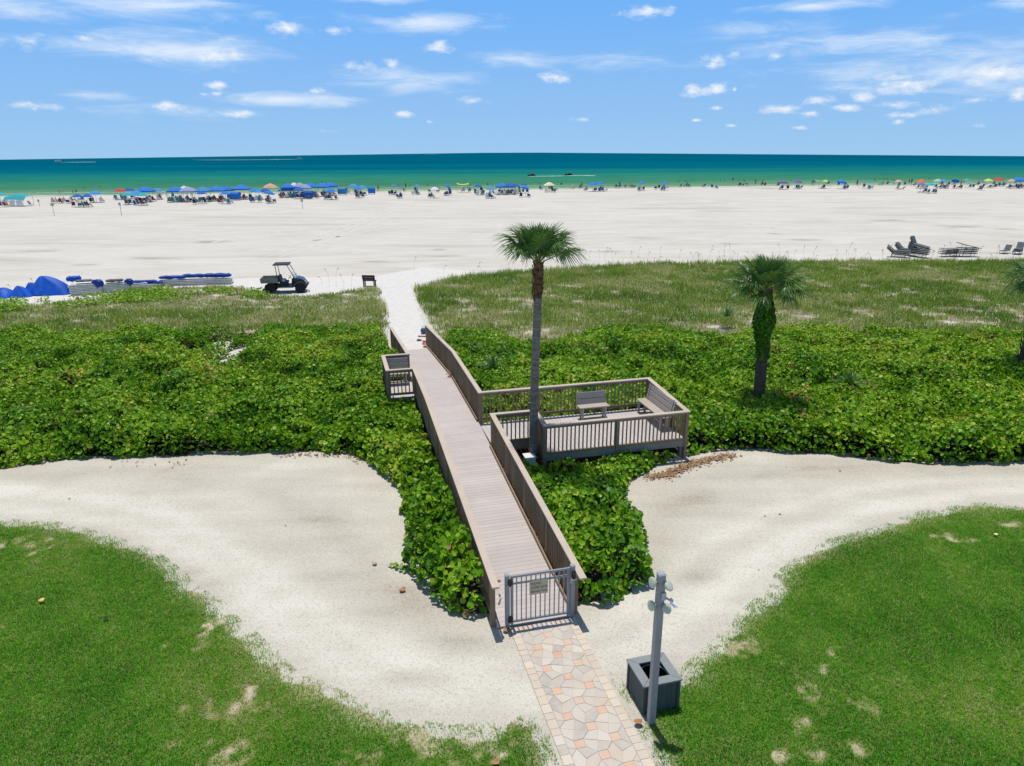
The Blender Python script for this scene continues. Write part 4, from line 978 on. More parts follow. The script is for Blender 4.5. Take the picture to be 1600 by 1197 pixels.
# ------------------------------------------------------------------ utility cart
uv = empty('utility_cart', G(449, 456), R(9), 'dark utility cart with black roof and beige cargo bed at the dune edge', 'utility cart')
dk = simple('dark_blue_hood', (.028, .040, .055), .25, .15, 4, 0, .6); bl = M['black']; bed = simple('beige_grey_bed', (.27, .255, .215), .55, .12)
rub = simple('tyre_rubber', (.016, .016, .016), .9, .3)
for wx, wy in ((-.98, -.58), (-.98, .58), (.95, -.58), (.95, .58)):
    m = Matrix.Translation((wx, wy, .32)) @ Matrix.Rotation(R(90), 4, 'X')
    q = MB(); q.lathe([(.17, -.13), (.27, -.14), (.315, -.10), (.32, 0), (.315, .10), (.27, .14), (.17, .13)], n=20, m=m)
    for k in range(20):
        a = k*math.pi/10; q.box((wx+.315*math.cos(a), wy, .32+.315*math.sin(a)), (.05, .24, .035), ry=-a+R(90))
    wq = q.build('wheel', rub, uv); q = MB(); q.lathe([(0, -.05), (.06, -.06), (.15, -.04), (.17, -.11), (.17, .11), (.15, .04), (.06, .06), (0, .05)], n=16, m=m); q.build('rim', M['alu'], wq, smooth=True)
mb = MB(); mb.box((0, 0, .42), (2.2, .62, .12)); mb.box((.05, 0, .47), (1.05, 1.22, .06)); mb.tube([(-.98, -.55, .32), (-.98, .55, .32)], .04, 8); mb.tube([(.95, -.55, .32), (.95, .55, .32)], .04, 8); mb.build('chassis', bl, uv)
mb = MB(); mb.box((.02, -.62, .40), (1.0, .05, .07)); mb.build('side_step', M['alul'], uv)
mb = MB()                                                            # cargo bed, open top
mb.box((-1.0, 0, .74), (1.12, 1.28, .04))
for sy in (-1, 1): mb.box((-1.0, sy*.63, .89), (1.12, .035, .27)); mb.box((-1.0, sy*.655, 1.02), (1.14, .02, .05)); mb.box((-1.0, sy*.655, .84), (1.10, .016, .03))
mb.box((-.455, 0, .92), (.035, 1.26, .34)); mb.build('cargo_bed', bed, uv, bevel=.005)
mb = MB(); mb.box((-1.57, 0, .89), (.035, 1.26, .27), ry=R(-6)); mb.build('tailgate', bed, uv, bevel=.005)
for sy in (-1, 1):
    q = MB(); q.side([(-1.36, .42), (-1.30, .60), (-1.10, .70), (-.86, .70), (-.66, .60), (-.60, .42), (-.66, .42), (-.74, .56), (-.98, .66), (-1.22, .56), (-1.30, .42)], 0, .22)
    me = q.mesh('rear_fender', bl); o = bpy.data.objects.new('rear_fender', me); COL.objects.link(o); o.parent = uv; o.rotation_euler = (0, 0, R(-90)); o.location = (0, sy*.58+.11, 0)
    o.matrix_parent_inverse.identity()
mb = MB()                                                            # hood and front fenders
prof = [(.42, .50), (.60, .98), (.78, 1.02), (1.12, .92), (1.30, .74), (1.34, .52), (1.25, .44)]
n_ = len(prof); W_ = [.50, .56, .55, .50, .42, .40, .42]
vs = [(x, sy*W_[i], z) for sy in (-1, 1) for i, (x, z) in enumerate(prof)]
mb.add(vs, [tuple(range(n_)), tuple(range(2*n_-1, n_-1, -1))]+[(i, (i+1) % n_, n_+(i+1) % n_, n_+i) for i in range(n_)])
mb.build('hood', dk, uv, bevel=.03)
for sy in (-1, 1):
    mb = MB(); mb.tube([(.95+.40*math.cos(a), sy*.58, .34+.40*math.sin(a)) for a in [R(d) for d in (5, 40, 75, 110, 145, 170)]], [.05, .07, .08, .08, .07, .05], 8); mb.build('front_fender', dk, uv, smooth=True)
    mb = MB(); mb.lathe([(0, .03), (.05, .02), (.06, 0), (.055, -.03)], n=12, m=Matrix.Translation((1.30, sy*.27, .74)) @ Matrix.Rotation(R(80), 4, 'Y')); mb.build('headlight', M['alul'], uv, smooth=True)
mb = MB(); mb.tube([(1.36, -.36, .40), (1.46, -.36, .58), (1.46, .36, .58), (1.36, .36, .40)], .026, 8); mb.tube([(1.42, -.3, .45), (1.42, .3, .45)], .022, 8)
for y in (-.15, .15): mb.tube([(1.40, y, .42), (1.44, y, .60)], .016, 6)
mb.build('bumper', bl, uv)
seatm = simple('grey_black_seat', (.03, .03, .035), .6)
for sy in (-.3, .3):
    mb = MB(); mb.box((-.12, sy, .66), (.50, .50, .14)); mb.build('seat', seatm, uv, bevel=.04)
    mb = MB(); mb.box((-.36, sy, .93), (.11, .48, .46), ry=R(-12)); mb.build('seat_back', seatm, uv, bevel=.04)
mb = MB(); mb.box((-.20, 0, .54), (.55, 1.1, .16)); mb.build('seat_base', bl, uv)
tw = simple('white_towel', (.62, .60, .58), .95); mb = MB()
mb.lathe([(0, .20), (.10, .18), (.17, .10), (.20, 0), (.12, -.06), (0, -.07)], c=(-.08, -.30, .80), n=12); o = mb.build('towel', tw); o.parent = None; o.location = uv.location; o.rotation_euler = uv.rotation_euler
tag(o, 'white bundled towel on the near seat of the utility cart', 'towel')
mb = MB(); mb.lathe([(0, .12), (.09, .10), (.13, 0), (.10, -.06)], c=(.02, -.38, .79), n=10); o = mb.build('bag', simple('blue_cloth', (.03, .09, .28), .8)); o.location = uv.location; o.rotation_euler = uv.rotation_euler
tag(o, 'small blue bag on the seat of the utility cart', 'bag')
mb = MB(); mb.side([(.40, .55), (.66, .55), (.62, .98), (.52, 1.02), (.44, .92)], -.55, .55); me = mb.mesh('dashboard', bl); o = bpy.data.objects.new('dashboard', me); COL.objects.link(o); o.parent = uv; o.rotation_euler = (0, 0, R(-90))
mb = MB(); mb.tube([(.46, -.30, .92), (.30, -.30, 1.04)], .018, 8)
rm = Matrix.Translation((.29, -.30, 1.05)) @ Matrix.Rotation(R(-52), 4, 'Y')
mb.tube([rm @ Vector((.16*math.cos(k*math.pi/8), .16*math.sin(k*math.pi/8), 0)) for k in range(17)], .015, 6); mb.tube([rm @ Vector((-.15, 0, 0)), rm @ Vector((.15, 0, 0))], .012, 6); mb.build('steering_wheel', bl, uv)
for sy in (-1, 1):
    mb = MB(); mb.tube([(-.42, sy*.56, .55), (-.48, sy*.56, 1.1), (-.55, sy*.54, 1.86)], .024, 8); mb.build('rear_roof_post', bl, uv)
    mb = MB(); mb.tube([(.66, sy*.56, .95), (.40, sy*.55, 1.5), (.22, sy*.54, 1.88)], .024, 8); mb.build('front_roof_post', bl, uv)
mb = MB(); mb.tube([(-.48, -.56, 1.1), (-.48, .56, 1.1)], .022, 8); mb.build('cross_bar', bl, uv)
mb = MB(); mb.box((-.18, 0, 1.905), (1.06, 1.24, .05)); mb.box((-.18, 0, 1.94), (.94, 1.08, .03)); mb.build('roof', simple('black_roof', (.022, .022, .025), .5, .1), uv, bevel=.02)
gl, gnt, gb = mat('clear_acrylic'); gb.inputs['Base Color'].default_value = (.75, .82, .88, 1); gb.inputs['Roughness'].default_value = .12; gb.inputs['Alpha'].default_value = .45
mb = MB(); mb.box((.565, 0, 1.20), (.012, 1.02, .48), ry=R(-24)); mb.build('windshield', gl, uv)
mb = MB(); mb.box((.78, -.62, 1.28), (.03, .14, .09)); mb.tube([(.56, -.55, 1.2), (.76, -.60, 1.27)], .01, 6); mb.build('side_mirror', bl, uv)
# dark bench facing the sea
bb = empty('beach_bench', G(577, 448), R(-8), 'small dark bench facing the sea at the end of the sand walk', 'bench')
dw = woodmat('dark_stained_timber', (.035, .03, .027), .25)
mb = MB(); mb.box((0, .14, .42), (.92, .34, .05)); mb.build('seat', dw, bb)
for k in range(2):
    mb = MB(); mb.box((0, -.06-.02*k, .58+.17*k), (.92, .04, .155), rx=R(8)); mb.build('backrest_slat', dw, bb)
for sx in (-.38, .38):
    mb = MB(); mb.box((sx, -.05, .40), (.07, .07, .80)); mb.box((sx, .26, .21), (.07, .07, .42)); mb.build('leg', dw, bb)

# ------------------------------------------------------------------ tarps and stacked loungers at the dune edge, left
blue_t = simple('royal_blue_tarp', (.003, .095, .52), .6, .22, 2.2, 0, .3); blue_d = simple('navy_blue_canvas', (.005, .055, .30), .7, .25, 3)
def tarp(name, c, sx, sy, h, rz, label, seed, ridge=.35, m=None, cat='tarp'):
    """draped cover: gathered folds falling from a ridge to the sand"""
    n, k = 40, 12; r = random.Random(seed); ph = [r.uniform(0, 6.28) for _ in range(4)]; V = []; Fc = []
    for j in range(k+1):
        t = j/k
        for i in range(n):
            a = 2*math.pi*i/n; ca, sa = math.cos(a), math.sin(a); q = (abs(ca)**3.2+abs(sa)**3.2)**(-1/3.2)
            fold = 1+.05*t*(math.sin(a*7+ph[0])+.7*math.sin(a*12+ph[1])+.5*math.sin(a*19+ph[3]))
            x = sx*.5*q*ca*t*fold-ridge*sx*.30*(1-t)**1.5; y = sy*.5*q*sa*t*fold
            z = h*(1-t**(1.75+.35*math.cos(a))*(.97+.03*math.sin(a*3+ph[2])))-.10*h*math.sin(t*math.pi)*(1+math.sin(a*2+ph[2]))*.5+.03*math.sin(t*math.pi)*math.sin(a*6+ph[0]+t*3)
            V.append((x, y, max(.015, z)))
    for j in range(k):
        for i in range(n): Fc.append((j*n+i, j*n+(i+1) % n, (j+1)*n+(i+1) % n, (j+1)*n+i))
    mb = MB(); mb.add(V, Fc); o = mb.build(name, m or blue_t, smooth=True); o.location = c; o.rotation_euler = (0, 0, rz); tag(o, label, cat)
    for p in o.data.polygons: p.use_smooth = True
    return o
tarp('tarp_cover', G(80, 459), 2.95, 1.7, 1.22, R(8), 'large bright blue tarp draped in a tall hump', 1, .5)
tarp('tarp_cover', G(34, 463), 1.5, 1.3, .72, R(15), 'low wrinkled blue tarp left of the tall blue hump', 2)
tarp('tarp_cover', G(8, 464), 1.4, 1.3, .62, R(-10), 'small blue tarp heap at the left photo edge', 3)
tarp('tarp_cover', G(-30, 466), 1.9, 1.4, .8, R(-10), 'blue tarp heap just beyond the left photo edge', 9)
tarp('tarp_cover', G(52, 459), 1.1, 1.0, .78, R(15), 'narrow blue tarp bulge joined to the tall blue hump', 12)
def lounger_mb(L=1.9, W=.66):
    mb = MB()
    for sy in (-1, 1): mb.box((0, sy*(W/2-.03), .0), (L, .06, .07))
    for k in range(13): mb.box((-L/2+.08+k*(L-.16)/12, 0, .025), (.10, W-.12, .025))
    for sx in (-1, 1): mb.box((sx*(L/2-.03), 0, .0), (.055, W-.125, .07))
    return mb
lm = simple('aged_white_resin', (.66, .64, .59), .7, .18, 5); LME = lounger_mb().mesh('sun_lounger', lm)
GRP = 'white loungers stacked by the dune edge'
def stack(x, y, n, rz, place, step=.105):
    b = G(x, y)
    for k in range(n):
        o = bpy.data.objects.new('sun_lounger', LME); COL.objects.link(o)
        o.location = (b[0]+random.uniform(-.04, .04), b[1]+random.uniform(-.03, .03), .05+k*step); o.rotation_euler = (0, 0, rz+random.uniform(-.02, .02))
        w_ = 'topmost' if k == n-1 else ('lowest' if k == 0 else ('second', 'third', 'fourth', 'fifth', 'sixth', 'seventh')[k-1]+' from below')
        tag(o, f'white slatted lounger, {w_} in stack {place}', 'sun lounger', GRP)
    return b[0], b[1], .05+n*step
ST = [(136, 460, 7, R(22), 'just right of the tall blue tarp'), (182, 456, 6, R(22), 'right beside the tallest white stack'), (226, 450, 3, R(15), 'under flat dark blue canvas'), (272, 446, 4, R(9), 'left in the long blue-topped row'), (304, 445, 4, R(9), 'middle of the long blue-topped row'), (342, 444, 4, R(8), 'right end of the long blue-topped row')]
tops = [stack(*a) for a in ST]
def hood(c, L, W, h, rz, label, seed, m=None):
    """folded canvas shade hood: a long soft roll with bulges"""
    r = random.Random(seed); n = 26; mb = MB(); V = []; ph = r.uniform(0, 6)
    for i in range(n):
        t = i/(n-1); e = min(1, .35+6*min(t, 1-t)); x = -L/2+L*t; ww = W*.5*e*(1+.06*math.sin(t*9+ph)); hh = h*.42*e*(1+.08*math.sin(t*13+ph*2)+.05*math.sin(t*29))
        for k in range(10):
            a = 2*math.pi*k/10; ca, sa = math.cos(a), math.sin(a); q = (abs(ca)**3+abs(sa)**3)**(-1/3); V.append((x, ww*q*ca, hh*q*sa*(1+.12*math.sin(t*17+k*2))))
    mb.add(V, [(i*10+k, i*10+(k+1) % 10, (i+1)*10+(k+1) % 10, (i+1)*10+k) for i in range(n-1) for k in range(10)]+[tuple(range(9, -1, -1)), tuple((n-1)*10+k for k in range(10))])
    o = mb.build('canvas_hood', m or blue_d, smooth=True); o.location = c; o.rotation_euler = (0, 0, rz); return tag(o, label, 'canvas hood', 'folded blue hoods on the lounger stacks')
T = tops
hood((T[0][0]-.1, T[0][1]+.1, T[0][2]+.13), 1.0, .5, .18, R(20), 'thin folded dark canvas on the stack right of the tall tarp', 1, simple('grey_canvas', (.12, .13, .15), .8))
hood((T[0][0]+.72, T[0][1]+.2, T[0][2]-.10), .55, .6, .62, R(80), 'blue canvas bunch hanging at right end of the tallest white stack', 2)
hood((T[0][0]-1.0, T[0][1]+.5, T[0][2]+.2), .9, .5, .42, R(30), 'blue canvas bunch behind the left end of the tallest white stack', 3, blue_t)
hood((T[1][0], T[1][1], T[1][2]+.10), 1.1, .55, .22, R(20), 'grey folded canvas on the second white stack', 4, simple('slate_canvas', (.09, .095, .105), .8))
hood((T[1][0]+.85, T[1][1]+.2, T[1][2]-.05), .45, .5, .5, R(80), 'blue canvas bunch at the right end of the second white stack', 5)
hood((T[2][0]-.1, T[2][1], T[2][2]+.10), 1.9, .5, .20, R(14), 'long flat dark blue canvas on the low stack', 6)
hood((T[2][0]+.7, T[2][1]+.2, T[2][2]+.02), 1.1, .5, .18, R(-4), 'short dark blue canvas at the right of the low stack', 7)
hood((T[3][0], T[3][1], T[3][2]+.12), 1.9, .5, .28, R(8), 'left folded blue hood on the long row', 8)
hood((T[4][0]+.1, T[4][1]+.1, T[4][2]+.17), 1.9, .5, .30, R(6), 'middle folded blue hood on the long row', 9)
hood((T[5][0], T[5][1], T[5][2]+.17), 1.9, .5, .36, R(6), 'right thick folded blue hood on the long row', 10)
# sling loungers, right
slm = simple('slate_blue_sling', (.10, .125, .15), .7, .2); frm = simple('taupe_frame', (.24, .215, .185), .5, .15)
def sling(loc, rz, ry, label, back=R(28), grp='sling loungers pulled up by the dune grass', m=None):
    root = empty('sling_lounger', loc, rz, label, 'lounger', grp); root.rotation_euler = Euler((0, ry, rz))
    mb = MB(); mb.box((.25, 0, .34), (1.25, .58, .06)); mb.build('sling_seat', m or slm, root)
    mb = MB(); mb.box((-.37-.36*math.cos(back), 0, .33+.36*math.sin(back)), (.74, .58, .07), ry=back); mb.build('sling_back', m or slm, root)
    mb = MB()
    for sy in (-.31, .31):
        mb.tube([(.90, sy, .33), (-.37, sy, .33), (-.37-.74*math.cos(back), sy, .33+.74*math.sin(back))], .022, 6)
        for x in (-.45, .65): mb.tube([(x, sy, .33), (x-.08, sy, .0)], .02, 6)
        mb.tube([(-.53, sy, .02), (.57, sy, .02)], .016, 6)
    for x in (.90, -.37): mb.tube([(x, -.31, .33), (x, .31, .33)], .018, 6)
    mb.build('frame', frm, root); return root
def heap(x, y, n, rz, back, lab, dz=.15, ry=0, m=None, z0=0, sc=1., dx=0, dy=0):
    b = G(x, y); W_ = ['lowest', 'second', 'third', 'fourth', 'fifth']
    for k in range(n):
        q = sling((b[0]+dx+.05*k, b[1]+dy+.03*k, z0+k*dz), rz+R(2*k), ry, f'{lab}, '+('topmost' if k == n-1 else W_[k])+' one' if n > 1 else lab, back, m=m); q.scale = (sc,)*3
heap(1402, 402, 3, R(-28), R(40), 'blue-grey lounger with raised back in the left stack of the tallest pile', .13)
heap(1418, 400, 3, R(-55), R(44), 'blue-grey lounger in the middle stack of the tallest pile', .12, dy=.5)
heap(1433, 402, 4, R(-62), R(48), 'blue-grey lounger in the right stack of the tallest pile', .14)
heap(1434, 402, 2, R(-58), R(52), 'lounger tipped up on top of the tallest pile', .12, R(10), z0=.62, dy=.3)
heap(1480, 401, 4, R(8), R(6), 'taupe flat lounger of the low square pile', .14, m=frm, sc=.8)
heap(1491, 400.5, 3, R(40), R(6), 'taupe flat lounger set crosswise behind the low square pile', .15, m=frm, sc=.8)
heap(1509, 401, 4, R(-6), R(5), 'taupe flat lounger of the leaning right pile', .15, m=frm, sc=.9)
heap(1511, 401, 1, R(-6), R(3), 'taupe lounger tilted on top of the leaning right pile', .15, R(13), m=frm, z0=.62)
heap(1570, 396, 1, R(215), R(55), 'single dark lounger with raised back near the right edge', sc=.8)
heap(1589, 397, 3, R(222), R(55), 'dark lounger with raised back at the right photo edge', .11, sc=.85)

# ------------------------------------------------------------------ little things on and by the boardwalk
def pair(name, t, s, z, c, label, cat, rz=0, gap=.13):
    m = simple(cat.replace(' ', '_')+'_rubber', c, .7); root = empty(name, L2W(t, s, z), AZ+rz, label, cat)
    for sx in (-1, 1):
        mb = MB(); mb.prism([(sx*gap/2+x, y) for x, y in ((-.035, -.12), (.03, -.12), (.045, 0), (.05, .08), (.02, .13), (-.03, .12), (-.045, .03))], 0, .022)
        sl = mb.build('sole', m, root); mb = MB(); mb.tube([(sx*gap/2-.04, .02, .02), (sx*gap/2, .08, .05), (sx*gap/2+.045, .02, .02)], .01, 6); mb.build('strap', m, sl)
    return root
def onpx(x, y, z): 
    p = G(x, y, z); return W2L(p[0], p[1])
for nm, (x, y), z, c, lb, rz in (('sandals', (655, 529), .12, (.02, .02, .025), 'black sandals lying at the sandy end of the boardwalk', R(70)), ('flip_flops', (664, 530), .15, (.55, .05, .05), 'bright red flip flops by the end of the boardwalk railing', R(90)),
     ('flip_flops', (663, 533), .16, (.75, .22, .20), 'pink-red flip flops below the bright red pair', R(85)), ('flip_flops', (665, 536.5), .2, (.28, .15, .10), 'brown flip flops nearest along the far boardwalk railing', R(80)), ('sandals', (705, 588), .70, (.35, .12, .13), 'dark pink sandals on the boardwalk near the railing bend', R(60))):
    t, s = onpx(x, y, z); pair(nm, t, s, zd(min(t, 21.5))+.012 if t < 21.6 else .03, c, lb, 'flip flops' if nm == 'flip_flops' else 'sandals', rz)
t, s = onpx(703, 580, .70)
mb = MB(); mb.lathe([(.035, 0), (.042, .14), (.044, .145), (0, .145)], n=12); mb.tube([(.01, 0, .14), (.03, 0, .23)], .006, 5); o = mb.build('drink_cup', simple('pale_yellow_cup', (.62, .55, .30), .5)); o.location = L2W(t, s, zd(t)+.01); tag(o, 'pale drink cup left on the boardwalk near sandals', 'cup')
t, s = onpx(662, 517, .15)
mb = MB(); mb.lathe([(0, 0), (.13, .02), (.17, .12), (.15, .24), (.06, .29), (0, .29)], n=12); mb.tube([(-.1, 0, .26), (-.05, 0, .38), (.05, 0, .38), (.1, 0, .26)], .012, 6); o = mb.build('beach_bag', simple('blue_grey_bag', (.06, .13, .22), .8), smooth=True); o.location = L2W(t, s, .02); tag(o, 'blue beach bag set down at the far end of the railing', 'bag')
mb = MB()
V = []; 
for i in range(7):
    for j in range(5): V.append(((i-3)*.075, (j-2)*.06, .02+.012*math.sin(i*1.7+j)))
mb.add(V, [(i*5+j, i*5+j+1, (i+1)*5+j+1, (i+1)*5+j) for i in range(6) for j in range(4)]); t, s = onpx(660, 523, .1)
o = mb.build('towel', simple('pink_towel', (.62, .36, .36), .95), smooth=True); o.location = L2W(t, s, .03); sm = o.modifiers.new('thick', 'SOLIDIFY'); sm.thickness = .012
tag(o, 'small pink towel on the sand at the boardwalk end', 'towel')
# single curled leaves large enough to see
def leaf(x, y, sz, lb, c=(.40, .19, .09), z=.02):
    V = []
    for i in range(7):
        u = i/6*2-1; w_ = .42*math.sqrt(max(0, 1-u*u))
        for j in (-1, 0, 1): V.append((u*.5*sz, j*w_*sz, sz*(.10+.22*u*u*.6+.14*abs(j))))
    mb = MB(); mb.add(V, [(i*3+j, i*3+j+1, (i+1)*3+j+1, (i+1)*3+j) for i in range(6) for j in (0, 1)])
    o = mb.build('dry_leaf', simple('dry_leaf_brown', c, .8, .4, 20), smooth=True); o.location = G(x, y, z); o.rotation_euler = (.1, -.1, random.uniform(0, 6)); s_ = o.modifiers.new('thick', 'SOLIDIFY'); s_.thickness = .003
    tag(o, lb, 'leaf')
leaf(997, 1130, .15, 'brown curled leaf on the grass beside the floodlight post', z=.05); leaf(629, 923, .15, 'orange-brown leaf on the shell path by the left hedge'); leaf(790, 986, .14, 'rust leaf at the left foot of the gate')
leaf(66, 939, .13, 'yellow leaf lying on the left lawn', (.62, .48, .12), .06); leaf(166, 967, .12, 'dark leaf lying on the left lawn', (.04, .035, .03), .06); leaf(775, 1194, .13, 'pale brown leaf on grass left of the paver path', z=.05)
leaf(585, 882, .12, 'small tan leaf on the shell path left of the sprig', (.42, .30, .20)); leaf(1556, 836, .10, 'pale yellow leaf on the right lawn', (.7, .65, .3), .05)
# thin path-side marker posts on the open beach
for (x, y, hh, lb) in ((85, 337, 1.9, 'thin beach sign on a post, leftmost on the open sand'), (190, 336, 1.9, 'thin beach sign on a post below the red umbrella'), (473, 326, 1.6, 'small beach marker post below the blue canopies'), (62, 322, 1.2, 'short pale marker beside the teal beach shade')):
    root = empty('beach_sign', G(x, y), R(random.uniform(-30, 30)), lb, 'sign'); mb = MB(); mb.box((0, 0, hh/2), (.06, .06, hh)); mb.build('post', M['alul'], root)
    mb = MB(); mb.box((0, -.06, hh-.25), (.45, .03, .42)); mb.build('sign_panel', M['cap'], root)
# ------------------------------------------------------------------ beach crowd
BC = {'blue': (.02, .21, .66), 'navy blue': (.01, .12, .48), 'light blue': (.06, .30, .62), 'turquoise': (.03, .42, .48), 'red': (.58, .06, .06), 'salmon': (.72, .40, .28), 'white': (.74, .74, .76), 'lavender blue': (.34, .40, .62),
      'lime yellow': (.58, .68, .14), 'cream': (.74, .74, .52), 'purple': (.20, .10, .38), 'orange': (.68, .18, .05), 'pink': (.75, .42, .40), 'teal': (.02, .40, .44), 'olive': (.10, .12, .06), 'peach': (.74, .46, .30), 'periwinkle': (.14, .18, .46), 'mint': (.40, .60, .46)}
BM = {}
def bcol(c):
    if c not in BM:
        m, nt, b = mat(c.replace(' ', '_')+'_cloth'); col = BC[c]; n = noise(nt, 1.5, 3)
        setc(nt, b, ramp(nt, n, [(.3, tuple(x*.85 for x in col)), (.7, tuple(min(1, x*1.15) for x in col))])); b.inputs['Roughness'].default_value = .8
        tr = N(nt, 'ShaderNodeBsdfTranslucent'); tr.inputs[0].default_value = (*col, 1); ms = N(nt, 'ShaderNodeMixShader'); ms.inputs[0].default_value = .2
        nt.links.new(b.outputs[0], ms.inputs[1]); nt.links.new(tr.outputs[0], ms.inputs[2]); nt.links.new(ms.outputs[0], nt.nodes['Material Output'].inputs[0]); BM[c] = m
    return BM[c]
polem = simple('pole_metal', (.5, .5, .5), .4, .1)
def ground_for(x, ytop, ht):
    p = G(x, ytop, ht); return (p[0], p[1])
LAND = []                                            # (x, y, description) of shades, for the labels around them
SHADES = []
def place(x, ytop, ht, wpx):
    g = ground_for(x, ytop, ht); return g, wpx*mpp((g[0], g[1], ht))
def umbrella(x, ytop, wpx, c, tilt=0, ht=2.25):
    g, w_ = place(x, ytop, ht, wpx); r = w_/2; root = empty('beach_umbrella', (g[0], g[1], 0), random.uniform(0, 1), '', 'umbrella', 'beach umbrellas by the water')
    mb = MB(); n = 8; V = [(0, 0, ht)]; prof = [(.4, .16), (.75, .40), (1, .66)]
    for f, d in prof:
        for k in range(n*2):
            a = k*math.pi/n; q = f*r*(1 if k % 2 == 0 else .94); V.append((q*math.cos(a), q*math.sin(a), ht-d*r*.8-(.03 if k % 2 else 0)*f))
    Fc = [(0, 1+k, 1+(k+1) % 16) for k in range(16)]
    for j in range(2): Fc += [(1+j*16+k, 1+j*16+(k+1) % 16, 17+j*16+(k+1) % 16, 17+j*16+k) for k in range(16)]
    mb.add(V, Fc); o = mb.build('canopy', bcol(c), root)
    if tilt: o.rotation_euler = (0, tilt, 0); o.location = (math.sin(tilt)*-ht*.9, 0, ht*(1-math.cos(tilt))*.9)
    mb = MB(); mb.tube([(0, 0, 0), (0, 0, ht+.06)], .025, 6); mb.build('pole', polem, root)
    SHADES.append((root, g, c, 'umbrella', r)); return root
def popup(x, ytop, wpx, c, valance=True, ht=2.95):
    g, w_ = place(x, ytop, ht, wpx*.93); r = w_/2; root = empty('popup_canopy', (g[0], g[1], 0), R(random.uniform(-12, 12)), '', 'canopy tent', 'pop-up canopies by the water')
    e = ht-.85; mb = MB(); V = [(0, 0, ht)]
    for f, z in ((.5, ht-.36), (1, e), (1.0, e-.24)): V += [(sx*r*f, sy*r*f, z) for sx, sy in ((-1, -1), (1, -1), (1, 1), (-1, 1))]
    Fc = [(0, 1+k, 1+(k+1) % 4) for k in range(4)]
    for j in range(2): Fc += [(1+j*4+k, 1+j*4+(k+1) % 4, 5+j*4+(k+1) % 4, 5+j*4+k) for k in range(4)]
    mb.add(V, Fc); mb.build('canopy_roof', bcol(c), root)
    for sx, sy in ((-1, -1), (1, -1), (1, 1), (-1, 1)):
        mb = MB(); mb.tube([(sx*r*.98, sy*r*.98, 0), (sx*r*.98, sy*r*.98, e)], .03, 6); mb.build('leg', polem, root)
    SHADES.append((root, g, c, 'pop-up canopy', r)); return root
def square(x, ytop, wpx, c, ht=2.1):
    """stretch-cloth sun shade: sagging square sheet on four poles"""
    g, w_ = place(x, ytop, ht, wpx); r = w_/2; root = empty('shade_tent', (g[0], g[1], 0), R(random.uniform(-8, 8)), '', 'sun shade', 'stretched sun shades by the water')
    n = 8; V = []; mb = MB()
    for i in range(n+1):
        for j in range(n+1):
            u, v = i/n*2-1, j/n*2-1; V.append((u*r*(1-.14*(1-u*u)*0-.12*(1-v*v)*abs(u)), v*r*.8*(1-.12*(1-u*u)*abs(v)), ht-.30*(1-u*u*v*v)-.10*(v < 0)*abs(v)))
    mb.add(V, [(i*(n+1)+j, i*(n+1)+j+1, (i+1)*(n+1)+j+1, (i+1)*(n+1)+j) for i in range(n) for j in range(n)]); mb.build('shade_cloth', bcol(c), root, smooth=True)
    for sx, sy in ((-1, -1), (1, -1), (1, 1), (-1, 1)):
        mb = MB(); mb.tube([(sx*r, sy*r*.8, 0), (sx*r, sy*r*.8, ht-.02)], .025, 6); mb.build('pole', polem, root)
    SHADES.append((root, g, c, 'square shade', r)); return root
def cabana(x, ytop, wpx, c, ht=1.65):
    """low hooded beach cabana: a quarter-round hood over two seats"""
    g, w_ = place(x, ytop, ht, wpx); r = w_/2; root = empty('beach_cabana', (g[0], g[1], 0), R(random.uniform(150, 210)), '', 'cabana', 'hooded cabanas by the water')
    mb = MB(); prof = [(-.65, .25), (-.72, .8), (-.60, 1.3), (-.25, ht-.05), (.2, ht), (.55, ht-.15), (.75, ht-.4)]
    n = len(prof); V = [(sx*r*(1-.06*abs(i-3)/3), -y, z) for sx in (-1, 0, 1) for i, (y, z) in enumerate(prof)]
    mb.add(V, [(j*n+i, j*n+i+1, (j+1)*n+i+1, (j+1)*n+i) for j in range(2) for i in range(n-1)]); o = mb.build('hood', bcol(c), root); s_ = o.modifiers.new('thick', 'SOLIDIFY'); s_.thickness = .03
    mb = MB(); mb.box((0, 0, .30), (w_*.92, .9, .10)); mb.build('seat', M['white'], root)
    for sx in (-1, 1):
        mb = MB(); mb.add([(sx*r*.97, -y, z) for y, z in prof]+[(sx*r*.97, .2, .3)], [tuple(range(n+1))]); o = mb.build('side_panel', bcol(c), root); s_ = o.modifiers.new('thick', 'SOLIDIFY'); s_.thickness = .02
        for y in (-.35, .35):
            mb = MB(); mb.tube([(sx*r*.8, y, 0), (sx*r*.8, y, .3)], .03, 6); mb.build('leg', M['white'], root)
    SHADES.append((root, g, c, 'cabana', r)); return root
U, K, Q, C_ = umbrella, popup, square, cabana
